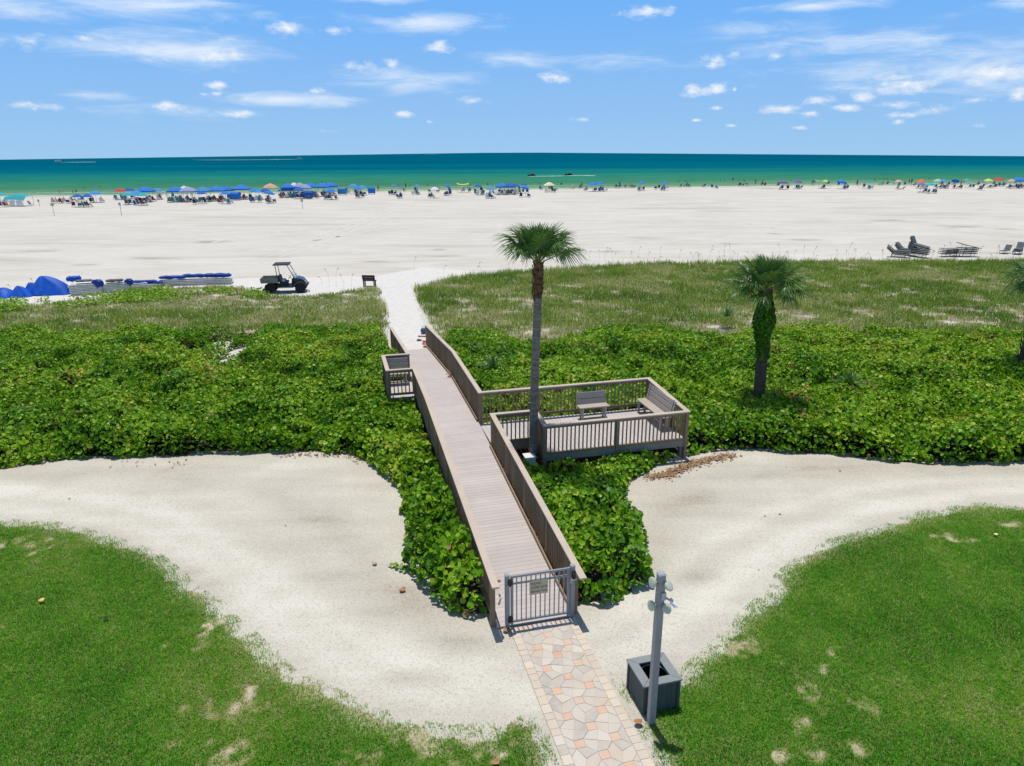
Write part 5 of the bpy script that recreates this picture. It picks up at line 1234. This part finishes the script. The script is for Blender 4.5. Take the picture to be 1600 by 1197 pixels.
LIST = [(U, -2, 300, 18, 'turquoise'), (U, 120, 303, 17, 'navy blue'), (U, 135, 303, 17, 'navy blue'), (U, 148, 297.5, 22, 'light blue'), (U, 187, 294, 19, 'red'), (U, 201, 293, 18, 'navy blue'), (U, 199, 300, 20, 'turquoise'), (U, 213, 297.5, 28, 'light blue'), (U, 222, 301, 18, 'turquoise'),
 (K, 226, 291, 24, 'blue'), (U, 246, 294, 17, 'light blue'), (K, 274, 291, 24, 'blue'), (K, 287, 290, 18, 'white'), (K, 293, 291, 24, 'lavender blue'), (K, 316, 291, 19, 'light blue'), (K, 337, 290, 28, 'blue'), (U, 314, 299, 15, 'navy blue'), (U, 351, 299, 16, 'blue'),
 (K, 376, 288, 28, 'blue'), (U, 399, 294, 20, 'blue'), (C_, 367, 300, 15, 'blue'), (U, 422, 286.5, 24, 'salmon'), (U, 403, 297, 14, 'light blue'), (U, 414, 294, 17, 'navy blue'), (U, 421, 298, 17, 'blue', .3), (K, 449, 286, 22, 'blue'), (K, 459, 285, 18, 'white'), (K, 468, 285, 22, 'lavender blue'), (K, 477, 287, 16, 'lavender blue'), (K, 485, 285, 22, 'blue'), (K, 503, 285, 22, 'blue'), (K, 515, 284, 20, 'blue'),
 (K, 449, 290, 24, 'light blue', True, 2.4), (U, 466, 293, 18, 'navy blue'), (C_, 482, 298, 14, 'navy blue'), (U, 516, 294, 20, 'blue'), (Q, 535, 286.5, 17, 'olive'), (C_, 535, 293, 13, 'light blue'), (U, 552, 287, 17, 'light blue'), (U, 566, 289, 15, 'light blue'), (U, 559, 292, 15, 'blue'), (C_, 580, 292, 11, 'blue'), (U, 616, 288, 10, 'periwinkle'), (U, 626, 292, 9, 'periwinkle'), (U, 652, 288, 10, 'light blue'),
 (U, 679, 292, 16, 'white'), (U, 700, 288.5, 13, 'blue', .6), (Q, 723, 286, 19, 'lime yellow'), (U, 747, 288, 13, 'navy blue'), (U, 767, 292, 16, 'light blue'), (K, 784, 285, 20, 'blue', True, 2.6), (K, 796, 285, 20, 'navy blue', True, 2.6), (U, 805, 286.5, 15, 'navy blue'), (U, 819, 286, 13, 'navy blue'), (U, 821, 290.5, 14, 'blue', .4), (U, 858, 284.5, 19, 'cream'), (U, 926, 284, 17, 'blue'), (U, 938, 283.5, 14, 'blue'),
 (U, 1003, 283, 13, 'blue'), (U, 1039, 283, 12, 'blue'), (U, 1224, 281.5, 16, 'purple', .15), (U, 1247, 280.5, 16, 'purple', .15), (Q, 1286, 281, 19, 'lime yellow'), (U, 1316, 280.5, 17, 'blue', .25), (Q, 1355, 281.5, 16, 'blue'), (U, 1404, 281, 11, 'pink'), (U, 1440, 280, 18, 'orange'), (U, 1440, 285, 14, 'periwinkle'), (U, 1454, 285.5, 16, 'turquoise'), (U, 1466, 279.5, 14, 'mint'), (U, 1475, 280, 13, 'light blue'), (U, 1494, 280, 12, 'navy blue', .5),
 (U, 1511, 279, 11, 'turquoise'), (U, 1545, 279, 15, 'lime yellow'), (U, 1561, 277.5, 17, 'red'), (U, 1581, 280, 11, 'peach'), (K, 1593, 276.5, 19, 'blue', True, 2.7), (U, 1536, 282, 10, 'periwinkle'), (K, 1640, 276, 20, 'blue'), (U, 1690, 279, 16, 'red'), (K, -60, 303, 22, 'blue'), (U, -110, 306, 18, 'turquoise'), (K, 353, 290, 18, 'blue', True, 2.7)]
for f_, *a in LIST: f_(*a)
# big teal and white shade, left
g = G(30, 322); root = empty('beach_tent', (g[0], g[1], 0), R(-6), '', 'beach tent'); w_ = 34*mpp(g)/2
mb = MB(); n = 8; prof = [(-1.5, .2), (-1.2, 1.2), (-.5, 1.95), (.5, 2.15), (1.4, 1.95)]
V = []; 
for i in range(n+1):
    u = i/n*2-1
    for y, z in prof: V.append((u*w_, y+.1*u, z-.35*abs(u)**2*(z/2.15)))
mb.add(V, [(i*5+j, i*5+j+1, (i+1)*5+j+1, (i+1)*5+j) for i in range(n) for j in range(1, 4)]); mb.build('roof_cloth', bcol('teal'), root, smooth=True)
mb = MB()
for s0, s1 in ((-1, -.45), (-.2, .25), (.4, 1)): mb.add([(s0*w_, -1.32, 1.15), (s1*w_, -1.32, 1.2), (s1*w_*.9, -1.6, .25), (s0*w_*1.02, -1.6, .2)], [(0, 1, 2, 3)])
o = mb.build('side_flap', bcol('white'), root); s_ = o.modifiers.new('thick', 'SOLIDIFY'); s_.thickness = .02
for sx in (-.95, .95):
    for y, z in ((-1.2, 1.0), (1.35, 1.6)):
        mb = MB(); mb.tube([(sx*w_, y, 0), (sx*w_, y, z)], .03, 6); mb.build('pole', polem, root)
root['label'] = 'teal roofed beach tent with white side flaps nearest on the left'; SH_T = (root, g, 'teal', 'beach tent', w_)
# labels for the shades: colour, kind, and which of its like counted from the left
ORD = ['leftmost', 'second', 'third', 'fourth', 'fifth', 'sixth', 'seventh', 'eighth', 'ninth', 'tenth', 'eleventh', 'twelfth', 'thirteenth', 'fourteenth', 'fifteenth', 'sixteenth', 'seventeenth', 'eighteenth', 'nineteenth', 'twentieth']
def ordinal(i, n):
    if n == 1: return ''
    if i == 0: return 'leftmost'
    if i == n-1: return 'rightmost'
    return (ORD[i] if i < len(ORD) else f'number {i+1}')+' from left'
def bearing(g): return math.atan2(g[0], g[1])
grp = {}
for s in SHADES: grp.setdefault((s[2], s[3]), []).append(s)
DESC = {}
for (c, k), l in grp.items():
    l.sort(key=lambda s: bearing(s[1]))
    for i, s in enumerate(l):
        od = ordinal(i, len(l)); nb = min((q for q in SHADES if q is not s and (q[2], q[3]) != (c, k)), key=lambda q: math.hypot(q[1][0]-s[1][0], q[1][1]-s[1][1]))
        side = 'right of' if bearing(s[1]) > bearing(nb[1]) else 'left of'
        s[0]['label'] = f'{c} {k} {side} a {nb[2]} {nb[3]}'+(f', {od}' if od else ', only one'); DESC[s[0].name] = f'the {od+" " if od else ""}{c} {k}'.replace(' from left', '')
SHADES.append(SH_T); DESC[root.name] = 'the teal beach tent'
# chairs
def chair_mesh(c):
    mb = MB(); mb.mi = 0; mb.box((0, .05, .30), (.54, .55, .03)); mb.box((0, .42, .62), (.54, .04, .68), rx=R(-24)); mb.mi = 1
    for sx in (-.28, .28):
        mb.tube([(sx, -.25, 0), (sx, .1, .30), (sx, .40, .50)], .02, 5); mb.tube([(sx, .38, 0), (sx, -.2, .50), (sx, .3, .52)], .02, 5); mb.tube([(sx, .28, .3), (sx, .58, .95)], .02, 5)
    return mb.mesh('beach_chair', [c, polem])
CCOL = {'dark blue': (.015, .07, .24), 'black': (.02, .02, .024), 'teal': (.02, .24, .27), 'grey': (.10, .10, .11), 'white': (.6, .6, .6), 'red': (.28, .03, .03)}
CM = {k: chair_mesh(simple(k.replace(' ', '_')+'_chair_cloth', v, .8)) for k, v in CCOL.items()}
def lounge_mesh(c):
    mb = MB(); mb.mi = 0; mb.box((0, -.3, .30), (.6, 1.2, .05)); mb.box((0, .60, .52), (.6, .75, .05), rx=R(38)); mb.mi = 1
    for sx in (-.27, .27):
        for y in (-.75, .3): mb.tube([(sx, y, 0), (sx, y, .3)], .025, 5)
    return mb.mesh('beach_lounger', [c, polem])
LM = {'dark blue': lounge_mesh(simple('dark_blue_pad', (.012, .05, .20), .8)), 'white': lounge_mesh(simple('white_pad', (.6, .6, .58), .8)), 'grey': lounge_mesh(simple('grey_pad', (.16, .17, .18), .8))}
# people: one skinned body per pose
def body(pose, sk, suit, hair, woman=False):
    J = {}; E = []; rad = []
    def j(nm, p, r, par=None):
        J[nm] = len(rad); rad.append((p, r))
        if par: E.append((J[par], J[nm]))
    if pose == 'sit':
        hz = .42; j('pel', (0, 0, hz), .13); j('sp', (0, .12, hz+.25), .12, 'pel'); j('ch', (0, .20, hz+.46), .135, 'sp'); j('nk', (0, .22, hz+.60), .055, 'ch'); j('hd', (0, .20, hz+.71), .085, 'nk'); j('top', (0, .21, hz+.80), .06, 'hd')
        for s in (-1, 1):
            a = str(s); j('hp'+a, (s*.09, -.02, hz), .095, 'pel'); j('kn'+a, (s*.12, -.42, hz+.10), .06, 'hp'+a); j('an'+a, (s*.13, -.72, .10), .04, 'kn'+a); j('ft'+a, (s*.13, -.86, .06), .03, 'an'+a)
            j('sh'+a, (s*.17, .20, hz+.50), .055, 'ch'); j('el'+a, (s*.24, .12, hz+.24), .042, 'sh'+a); j('wr'+a, (s*.22, -.10, hz+.16), .03, 'el'+a); j('hn'+a, (s*.21, -.19, hz+.14), .03, 'wr'+a)
    else:
        sw = .14 if pose == 'walk' else .0; hz = .90
        j('pel', (0, 0, hz), .125); j('sp', (0, .0, hz+.22), .11, 'pel'); j('ch', (0, .0, hz+.44), .135, 'sp'); j('nk', (0, -.01, hz+.60), .052, 'ch'); j('hd', (0, -.03, hz+.71), .085, 'nk'); j('top', (0, -.02, hz+.80), .06, 'hd')
        for s in (-1, 1):
            a = str(s); j('hp'+a, (s*.09, 0, hz-.04), .095, 'pel'); j('kn'+a, (s*.10, s*sw*.9-.02, .48), .06, 'hp'+a); j('an'+a, (s*.10, s*sw*1.4+.02, .09), .042, 'kn'+a); j('ft'+a, (s*.11, s*sw*1.4-.13, .04), .032, 'an'+a)
            j('sh'+a, (s*.17, .0, hz+.48), .055, 'ch'); j('el'+a, (s*.23, -s*sw*.6+.03, hz+.20), .042, 'sh'+a); j('wr'+a, (s*.24, -s*sw-.06, hz-.04), .03, 'el'+a); j('hn'+a, (s*.24, -s*sw-.08, hz-.13), .032, 'wr'+a)
    me = bpy.data.meshes.new('person'); me.from_pydata([p for p, r in rad], E, []); o = bpy.data.objects.new('tmp', me); COL.objects.link(o)
    md = o.modifiers.new('skin', 'SKIN'); ss = o.modifiers.new('sub', 'SUBSURF'); ss.levels = 1; ss.render_levels = 1
    for i, (p, r) in enumerate(rad): me.skin_vertices[0].data[i].radius = (r, r); me.skin_vertices[0].data[i].use_root = (i == 0)
    bpy.context.view_layer.update(); ev = o.evaluated_get(bpy.context.evaluated_depsgraph_get()); res = bpy.data.meshes.new_from_object(ev); bpy.data.objects.remove(o)
    res.materials.clear()
    for m in (sk, suit, hair): res.materials.append(m)
    hd = np.array(rad[J['hd']][0]); z0 = hz-.16; z1 = hz+(.50 if woman else .06)
    for p in res.polygons:
        c = p.center; f = 0
        arm = abs(c.x) > .185
        if pose == 'sit': 
            if not arm and c.z < z1+.1 and c.y > -.22 and c.z > .25: f = 1 if (woman or c.z < hz+.16) else 0
        elif z0 < c.z < z1 and not arm: f = 1
        if c.z > hd[2]-.01 and (c.y > hd[1]-.03 or c.z > hd[2]+.055): f = 2
        p.material_index = f; p.use_smooth = True
    return res
SK = [simple('fair_skin', (.58, .36, .26), .6, .08), simple('tanned_skin', (.38, .21, .13), .6, .08), simple('brown_skin', (.17, .085, .05), .6, .08)]
SU = {'dark': simple('dark_swimsuit', (.015, .015, .02), .8), 'blue': simple('blue_swimsuit', (.02, .08, .32), .8), 'red': simple('red_swimsuit', (.42, .03, .04), .8), 'white': simple('white_swimsuit', (.6, .6, .6), .8), 'pink': simple('pink_swimsuit', (.6, .2, .25), .8), 'teal': simple('teal_swimsuit', (.02, .22, .24), .8)}
HR = [simple('dark_hair', (.02, .013, .01), .6), simple('fair_hair', (.28, .18, .08), .6)]
BODY = {}
def person(x, y, pose, suit, rz, zoff=0):
    key = (pose, suit)
    if key not in BODY: BODY[key] = body(pose, SK[len(BODY) % 3], SU[suit], HR[(len(BODY)//2) % 2], len(BODY) % 2 == 0)
    o = bpy.data.objects.new('person', BODY[key]); COL.objects.link(o); o.location = (x, y, zoff); o.rotation_euler = (0, 0, rz); return o
ITEMS = []                                            # (object, base description, category, group)
rb = random.Random(21); pk = lambda seq: rb.choice(seq)
GP, GC = 'people on the beach', 'beach chairs by the water'
def put_chair(x, y, rz, cc=None, lounge=False):
    if lounge: cc = cc or pk(list(LM)); o = bpy.data.objects.new('beach_lounger', LM[cc])
    else: cc = cc or pk(['dark blue', 'black', 'teal', 'dark blue', 'grey', 'teal', 'red', 'white', 'white']); o = bpy.data.objects.new('beach_chair', CM[cc])
    COL.objects.link(o); o.location = (x, y, 0); o.rotation_euler = (0, 0, rz)
    ITEMS.append((o, f'{cc} beach '+('lounger' if lounge else 'chair'), 'lounger' if lounge else 'beach chair', 'beach loungers by the water' if lounge else GC)); return o
def put_person(x, y, pose, suit=None, rz=None, z=0, txt=None):
    suit = suit or pk(['dark', 'blue', 'red', 'dark', 'white', 'pink', 'teal']); o = person(x, y, pose, suit, rb.uniform(0, 6.28) if rz is None else rz, z)
    ITEMS.append((o, txt or {'sit': f'seated person in {suit} swimwear', 'stand': f'standing person in {suit} swimwear', 'walk': f'walking person in {suit} swimwear', 'wade': f'wading person in {suit} swimwear'}[pose], 'person', GP)); return o
OCC = []
def free(x, y, r=.62):
    if any((x-a)**2+(y-b_)**2 < r*r for a, b_ in OCC): return False
    OCC.append((x, y)); return True
for (rt, g, c, k, r) in list(SHADES):
    n = {'umbrella': rb.choice((2, 3, 3)), 'pop-up canopy': rb.choice((5, 6, 7)), 'square shade': 2, 'cabana': 0, 'beach tent': 4}[k]
    for i in range(n):
        for _ in range(8):
            x = g[0]+rb.uniform(-1.2, 1.2)*r; y = g[1]+rb.uniform(-2.6, .6)
            if free(x, y): break
        else: continue
        rz = rb.uniform(-.6, .6)+math.pi
        put_chair(x, y, rz, lounge=rb.random() < .15)
        if rb.random() < .55:
            if ITEMS[-1][2] == 'beach chair': put_person(x, y, 'sit', None, rz)
# groups standing apart from the shades: photo x, base y
for x, y in ((20, 321), (47, 322), (83, 318), (90, 318), (96, 318), (101, 317), (108, 318), (114, 316), (118, 316), (122, 316), (127, 315), (130, 314), (180, 311), (184, 313), (252, 306), (262, 307), (270, 309), (484, 311), (495, 311), (515, 306), (522, 306), (536, 302), (543, 302), (620, 301), (633, 300), (650, 299), (672, 301), (684, 301), (703, 300), (720, 297), (732, 295), (745, 300), (752, 299), (746, 305), (755, 305), (765, 305), (773, 304), (800, 298), (812, 297), (845, 297), (862, 297), (870, 298), (895, 294), (906, 295), (915, 299), (930, 299), (941, 298), (962, 293), (967, 293), (977, 293), (986, 293), (990, 294), (1003, 295), (1024, 296), (1029, 295), (1036, 295), (1043, 295), (1062, 293), (1072, 292), (1077, 293), (1099, 293), (1103, 293), (1113, 294), (1120, 295), (1124, 295), (1155, 291), (1160, 291), (1168, 290), (1190, 290), (1194, 291), (1215, 291), (1231, 292), (1268, 288), (1272, 287), (1293, 289), (1310, 290), (1320, 290), (1339, 289), (1350, 293), (1358, 294), (1377, 290), (1385, 289), (1394, 289), (1404, 291), (1413, 290), (1428, 291), (1440, 294), (1470, 289), (1481, 290), (1490, 290), (1513, 289), (1527, 290), (1540, 290), (1552, 289), (1566, 291), (1585, 287), (1592, 286)):
    p = G(x, y); rz = math.pi+rb.uniform(-.8, .8)
    if not free(p[0], p[1], .7): continue
    put_chair(p[0], p[1], rz, lounge=rb.random() < .2)
    if ITEMS[-1][2] == 'beach chair' and rb.random() < .6: put_person(p[0], p[1], 'sit', None, rz)
for x, y, ps, su in ((94, 306, 'stand', 'red'), (352, 299, 'stand', 'dark'), (459, 304, 'walk', 'red'), (591, 299, 'stand', 'dark'), (634, 295, 'stand', 'dark'), (652, 298, 'stand', 'pink'), (687, 298, 'stand', 'white'), (858, 299, 'stand', 'dark'), (863, 298, 'stand', 'blue'), (909, 294, 'stand', 'dark'), (897, 296, 'sit', 'red'), (968, 292, 'stand', 'dark'), (984, 292, 'stand', 'pink'), (1145, 285, 'walk', 'dark'), (1269, 289, 'stand', 'dark'), (1420, 288, 'stand', 'dark'), (1424, 288, 'stand', 'blue'), (1501, 290, 'stand', 'dark'), (1505, 289, 'walk', 'dark'), (1339, 290, 'stand', 'blue'), (1180, 290, 'walk', 'red'), (240, 304, 'walk', 'blue'), (300, 309, 'walk', 'white'), (507, 306, 'stand', 'pink'), (782, 301, 'stand', 'pink'), (1398, 288, 'stand', 'red')):
    p = G(x, y); put_person(p[0], p[1], ps, su)
for x, y in ((114, 302), (131, 294), (156, 293), (119, 300), (503, 285), (592, 284), (597, 283), (622, 291), (641, 291), (667, 291), (669, 290), (713, 289), (735, 290), (762, 289), (828, 288), (843, 288), (877, 289), (1060, 284), (1068, 283), (1072, 284), (1078, 285), (1084, 283), (1126, 283), (1132, 284), (1154, 283), (1160, 283), (1163, 284), (1180, 283), (1192, 283), (1236, 283), (1300, 282), (1327, 282), (1345, 281.5), (1366, 281.5), (1368, 283), (1375, 281.5), (1381, 281), (1386, 281), (1388, 282), (1393, 281), (1396, 282.5), (1415, 282), (1452, 279.5), (1518, 280), (1528, 280), (1534, 281), (1570, 280)):
    p = G(x, y-1); d = p[1]-float(ys(p[0]))
    if d > 3: put_person(p[0], p[1], 'wade' if 'wade' in BODY else 'stand', None, None, -.15-min(1.15, .12+d*.03), None); o, t_, c_, g_ = ITEMS[-1]; ITEMS[-1] = (o, t_.replace('standing', 'wading'), c_, 'people wading in the sea')
# tell every chair and person apart by the shade next to it, then by order from the left
cl = {}
for it in ITEMS:
    o = it[0]; g = (o.location.x, o.location.y); nb = min(SHADES, key=lambda s: math.hypot(s[1][0]-g[0], (s[1][1]-g[1])*.6)); d = (bearing(g)-bearing(nb[1]))*math.hypot(*nb[1])
    rel = 'under' if abs(d) < nb[4] and g[1] < nb[1][1]+nb[4] and g[1] > nb[1][1]-3 else ('right of' if d > 0 else 'left of')
    if 'wading' in it[1]: rel = 'in the sea beyond'
    cl.setdefault((it[1], rel, DESC[nb[0].name]), []).append(it)
for (t_, rel, ds), l in cl.items():
    l.sort(key=lambda it: bearing((it[0].location.x, it[0].location.y)))
    for i, it in enumerate(l):
        od = ordinal(i, len(l)); lab = f'{t_} {rel} {ds}'+(f', {od} there' if od else '')
        tag(it[0], ' '.join(lab.split()[:16]), it[2], it[3])

# ------------------------------------------------------------------ boats and personal watercraft
def boat(x, y, L, label, heading, wake_px):
    g = G(x, y, -.15); root = empty('motor_boat', (g[0], g[1], -.15), heading, label, 'boat', 'motor boats far out')
    hull = MB(); secs = [(-.5, .16, .0), (-.2, .18, .0), (.15, .17, .02), (.38, .10, .05), (.5, .01, .09)]; V = []
    for f, w_, sh in secs: V += [(f*L, -w_*L, .16*L+sh*L*.5), (f*L, -w_*L*.7, -.03*L), (f*L, 0, -.06*L), (f*L, w_*L*.7, -.03*L), (f*L, w_*L, .16*L+sh*L*.5)]
    Fc = [(i*5+k, i*5+k+1, (i+1)*5+k+1, (i+1)*5+k) for i in range(4) for k in range(4)]+[(i*5, (i+1)*5, (i+1)*5+4, i*5+4) for i in range(4)]+[(0, 4, 3, 2, 1)]
    hull.add(V, Fc); hull.build('hull', M['white'], root)
    mb = MB(); mb.box((-.02*L, 0, .22*L), (.26*L, .20*L, .10*L)); mb.build('console', M['white'], root, bevel=.05)
    mb = MB(); mb.box((-.04*L, 0, .40*L), (.34*L, .26*L, .02*L)); mb.build('hardtop', M['alul'], root)
    for sx in (-.16, .08):
        for sy in (-.1, .1): mb = MB(); mb.tube([(sx*L, sy*L, .16*L), (sx*L, sy*L, .40*L)], .012*L, 6); mb.build('top_post', M['alul'], root)
    mb = MB(); mb.box((-.55*L, 0, .12*L), (.08*L, .07*L, .20*L)); mb.build('outboard_motor', M['black'], root, bevel=.03)
    o = ribbon('boat_wake', [G(*p, -.15) for p in wake_px[0]], wake_px[1], -.13, M['foam'], .5, 6)
    tag(o, f'white wake trailing behind the {label.split(",")[0]}', 'wake', kind='structure')
boat(468, 248.6, 9, 'white motor boat running right, with the longest wake', R(-2), ([(466, 248.8), (420, 249.4), (370, 249.9), (300, 250)], 16))
boat(92, 253.4, 9, 'white motor boat farthest left on the sea', R(180), ([(94, 253.6), (120, 253.4), (150, 253.3)], 14))
boat(666, 241.0, 14, 'white motor boat close to the horizon', R(180), ([(668, 241.2), (684, 241.2)], 50))
def jetski(x, y, label, rlabel, wake, suit):
    g = G(x, y, -.15); root = empty('jet_ski', (g[0], g[1], -.15), R(176), label, 'jet ski', 'jet skis crossing the shallows')
    mb = MB(); L = 3.4; secs = [(-.5, .42, .30), (-.2, .55, .38), (.15, .52, .50), (.38, .30, .58), (.5, .05, .62)]; V = []
    for f, w_, z in secs: V += [(f*L, -w_, z), (f*L, -w_*.75, .0), (f*L, 0, -.12), (f*L, w_*.75, .0), (f*L, w_, z)]
    mb.add(V, [(i*5+k, i*5+k+1, (i+1)*5+k+1, (i+1)*5+k) for i in range(4) for k in range(4)]+[(i*5, (i+1)*5, (i+1)*5+4, i*5+4) for i in range(4)]+[(0, 4, 3, 2, 1)]); mb.build('hull', simple('dark_hull', (.03, .03, .035), .4), root)
    mb = MB(); mb.box((-.45, 0, .58), (1.5, .42, .34)); mb.build('seat', M['black'], root, bevel=.08)
    mb = MB(); mb.tube([(.45, 0, .5), (.30, 0, 1.0)], .10, 8); mb.tube([(.28, -.36, 1.02), (.32, 0, 1.0), (.28, .36, 1.02)], .03, 6); mb.build('handlebar', M['black'], root)
    p = person(g[0], g[1], 'sit', suit, R(176)+math.pi/2, .20); p.location.x += .4; tag(p, rlabel, 'person')
    o = ribbon('jet_ski_wake', [G(*q, -.15) for q in wake], 2.6, -.13, M['foam'], .5, 1.5); tag(o, 'white foam wake behind the '+label.split(' jet ski')[0]+' jet ski', 'wake', kind='structure')
jetski(831, 275, 'dark leading jet ski on the left', 'rider sitting on the leading left jet ski', [(824, 275.6), (838, 275.6), (860, 275.2), (884, 274.8)], 'dark')
jetski(889, 274, 'dark following jet ski on the right', 'rider sitting on the following right jet ski', [(882, 274.6), (900, 274.4), (915, 274.4), (931, 274.8)], 'red')
# ------------------------------------------------------------------ sky, sun
w = bpy.data.worlds.new('World'); scene.world = w; w.use_nodes = True
nt = w.node_tree; bg = nt.nodes['Background']
SUN_EL, SUN_AZ = R(78.5), R(-17)          # azimuth from +Y towards +X
sky = N(nt, 'ShaderNodeTexSky', sky_type='NISHITA'); sky.sun_disc = False
sky.sun_elevation = SUN_EL; sky.sun_rotation = SUN_AZ
sky.altitude = 10; sky.air_density = 1.0; sky.dust_density = .2; sky.ozone_density = 3
bg.inputs['Strength'].default_value = .075
tc = N(nt, 'ShaderNodeTexCoord'); sp = N(nt, 'ShaderNodeSeparateXYZ'); nt.links.new(tc.outputs['Generated'], sp.inputs[0])
az = math_(nt, 'ARCTAN2', sp.outputs[0], sp.outputs[1]); el = math_(nt, 'ARCSINE', sp.outputs[2])
cb = N(nt, 'ShaderNodeCombineXYZ'); nt.links.new(az, cb.inputs[0]); nt.links.new(el, cb.inputs[1])
def aev(x, y):
    r = ray(x, y); r = r/np.linalg.norm(r); return math.atan2(r[0], r[1]), math.asin(r[2])
def blobs(lst):
    out = None
    for (x, y, a, b, k) in lst:
        u, v = aev(x, y)
        s1 = N(nt, 'ShaderNodeVectorMath', operation='SUBTRACT'); nt.links.new(cb.outputs[0], s1.inputs[0]); s1.inputs[1].default_value = (u, v, 0)
        s2 = N(nt, 'ShaderNodeVectorMath', operation='MULTIPLY'); nt.links.new(s1.outputs[0], s2.inputs[0]); s2.inputs[1].default_value = (F/a, F/b, 0)
        s3 = N(nt, 'ShaderNodeVectorMath', operation='LENGTH'); nt.links.new(s2.outputs[0], s3.inputs[0])
        e = math_(nt, 'MULTIPLY_ADD', s3.outputs['Value'], -k, k)
        out = e if out is None else math_(nt, 'MAXIMUM', out, e)
    return out
CUM = [(450,46,36,12,1),(524,47,26,8,.6),(686,74,24,12,1),(565,104,34,8,.8),(614,101,15,10,.9),(338,87,46,13,1),(335,134,18,7,1),(318,147,10,4,.9),(338,146,10,4,.9),
 (265,165,27,7,1),(490,143,20,6,1),(374,179,27,6,1),(628,178,19,7,1),(58,165,32,6,.7),(516,205,18,4,.6),(670,191,8,4,.7),(133,60,12,4,.8),(45,65,26,10,.6),
 (1010,19,46,11,1),(868,121,31,10,1),(1116,98,18,12,1),(1080,141,18,12,1.1),(1118,139,25,11,1.1),(1148,140,5,4,1),(1212,88,12,6,.8),(1145,87,9,5,.6),(1116,169,14,4,.9),(1219,170,28,8,1),
 (1262,178,20,5,1),(1280,157,26,8,1),(1345,151,20,9,1),(1326,168,24,6,1),(1395,164,42,6,.9),(1410,135,52,12,1.1),(1404,121,34,8,.7),(1560,113,60,18,.9),(1527,157,17,5,1),(1592,147,14,12,1.1),
 (1460,171,22,7,1),(1404,190,9,6,1),(1410,180,24,5,.8),(1088,188,8,3,.9),(1143,196,9,3,.8),(1250,200,16,3,.7),(905,187,17,4,.7),(1530,197,20,4,.7),(735,158,30,7,.6),
 (1750,130,60,20,1),(-140,120,60,16,1),(-60,60,50,12,.8)]
CIR = [(230,6,150,20,1),(250,75,160,28,1.1),(650,36,150,15,1.05),(440,156,110,12,1.25),(140,148,55,7,.9),(640,125,130,20,.8),(300,176,90,10,.6),(1490,105,230,38,.85),(1270,9,90,8,1),(1180,46,110,14,.7),
 (820,95,90,16,.7),(1330,72,190,18,.7),(60,20,140,16,.6),(590,0,90,8,.8),(960,95,120,12,.45),(1590,12,70,14,.7)]
def wn(scale, detail, sx, sy, rot=0, dist=0, rough=.6):
    return noise(nt, scale, detail, vec=cb.outputs[0], stretch=(sx, sy, 1, rot), dist=dist, rough=rough)
def smooth(v, a, b, hi=1.):
    m = N(nt, 'ShaderNodeMapRange', interpolation_type='SMOOTHSTEP'); nt.links.new(v, m.inputs[0])
    m.inputs[1].default_value = a; m.inputs[2].default_value = b; m.inputs[4].default_value = hi; return m.outputs[0]
n1 = wn(48, 8, 1, 1.9, dist=.25, rough=.6)
dc = math_(nt, 'ADD', blobs(CUM), math_(nt, 'MULTIPLY_ADD', n1, 2.4, -1.2))
dcu = smooth(dc, .0, 1.25, .93)
n2 = wn(10, 8, 1, 5, R(-9), .5, .66); n3 = wn(5, 4, 1, 2)
dr = math_(nt, 'ADD', blobs(CIR), math_(nt, 'MULTIPLY_ADD', n2, 2.6, -1.3))
dci = smooth(math_(nt, 'ADD', dr, math_(nt, 'MULTIPLY_ADD', n3, .8, -.4)), -.1, 1.4, .8)
low = ramp(nt, math_(nt, 'MULTIPLY', el, 1/R(30)), [(0, (4.6, 7.9, 11.6)), (.10, (3.9, 7.2, 11.9)), (.30, (2.5, 6.2, 12.4)), (.45, (2.0, 5.6, 12.4)), (1, (1.2, 3.4, 9.0))])
zen = mix(nt, 1.0, sky.outputs[0], (1.6, 1.45, 1.22), 'MULTIPLY')          # overhead sky brightened and warmed as added fill light
base = mix(nt, smooth(el, R(14), R(34)), low, zen)
shade = wn(90, 5, 1, 1.5)
white = ramp(nt, shade, [(.35, (10.2, 11.2, 12.5)), (.62, (13.0, 13.3, 13.6))])
c1 = mix(nt, dci, base, (11.4, 12.4, 13.6))
c2 = mix(nt, dcu, c1, white)
nt.links.new(c2, bg.inputs['Color'])
sd = bpy.data.lights.new('sun', 'SUN'); sd.energy = 3.85; sd.angle = R(.53); sd.color = (1, .955, .88)
so = bpy.data.objects.new('sun', sd); COL.objects.link(so)
dirv = Vector((math.sin(SUN_AZ)*math.cos(SUN_EL), math.cos(SUN_AZ)*math.cos(SUN_EL), math.sin(SUN_EL)))
so.rotation_euler = dirv.to_track_quat('Z', 'Y').to_euler()
so.location = (0, 0, 60)
vs_ = scene.view_settings
vs_.view_transform = 'Standard'; vs_.look = 'None'; vs_.exposure = 0; vs_.gamma = 1; vs_.use_curve_mapping = False
scene.cycles.max_bounces = 6; scene.cycles.diffuse_bounces = 3; scene.cycles.glossy_bounces = 2; scene.cycles.transmission_bounces = 4; scene.cycles.transparent_max_bounces = 6
scene.cycles.sample_clamp_indirect = 6
scene.cycles.use_denoising = True
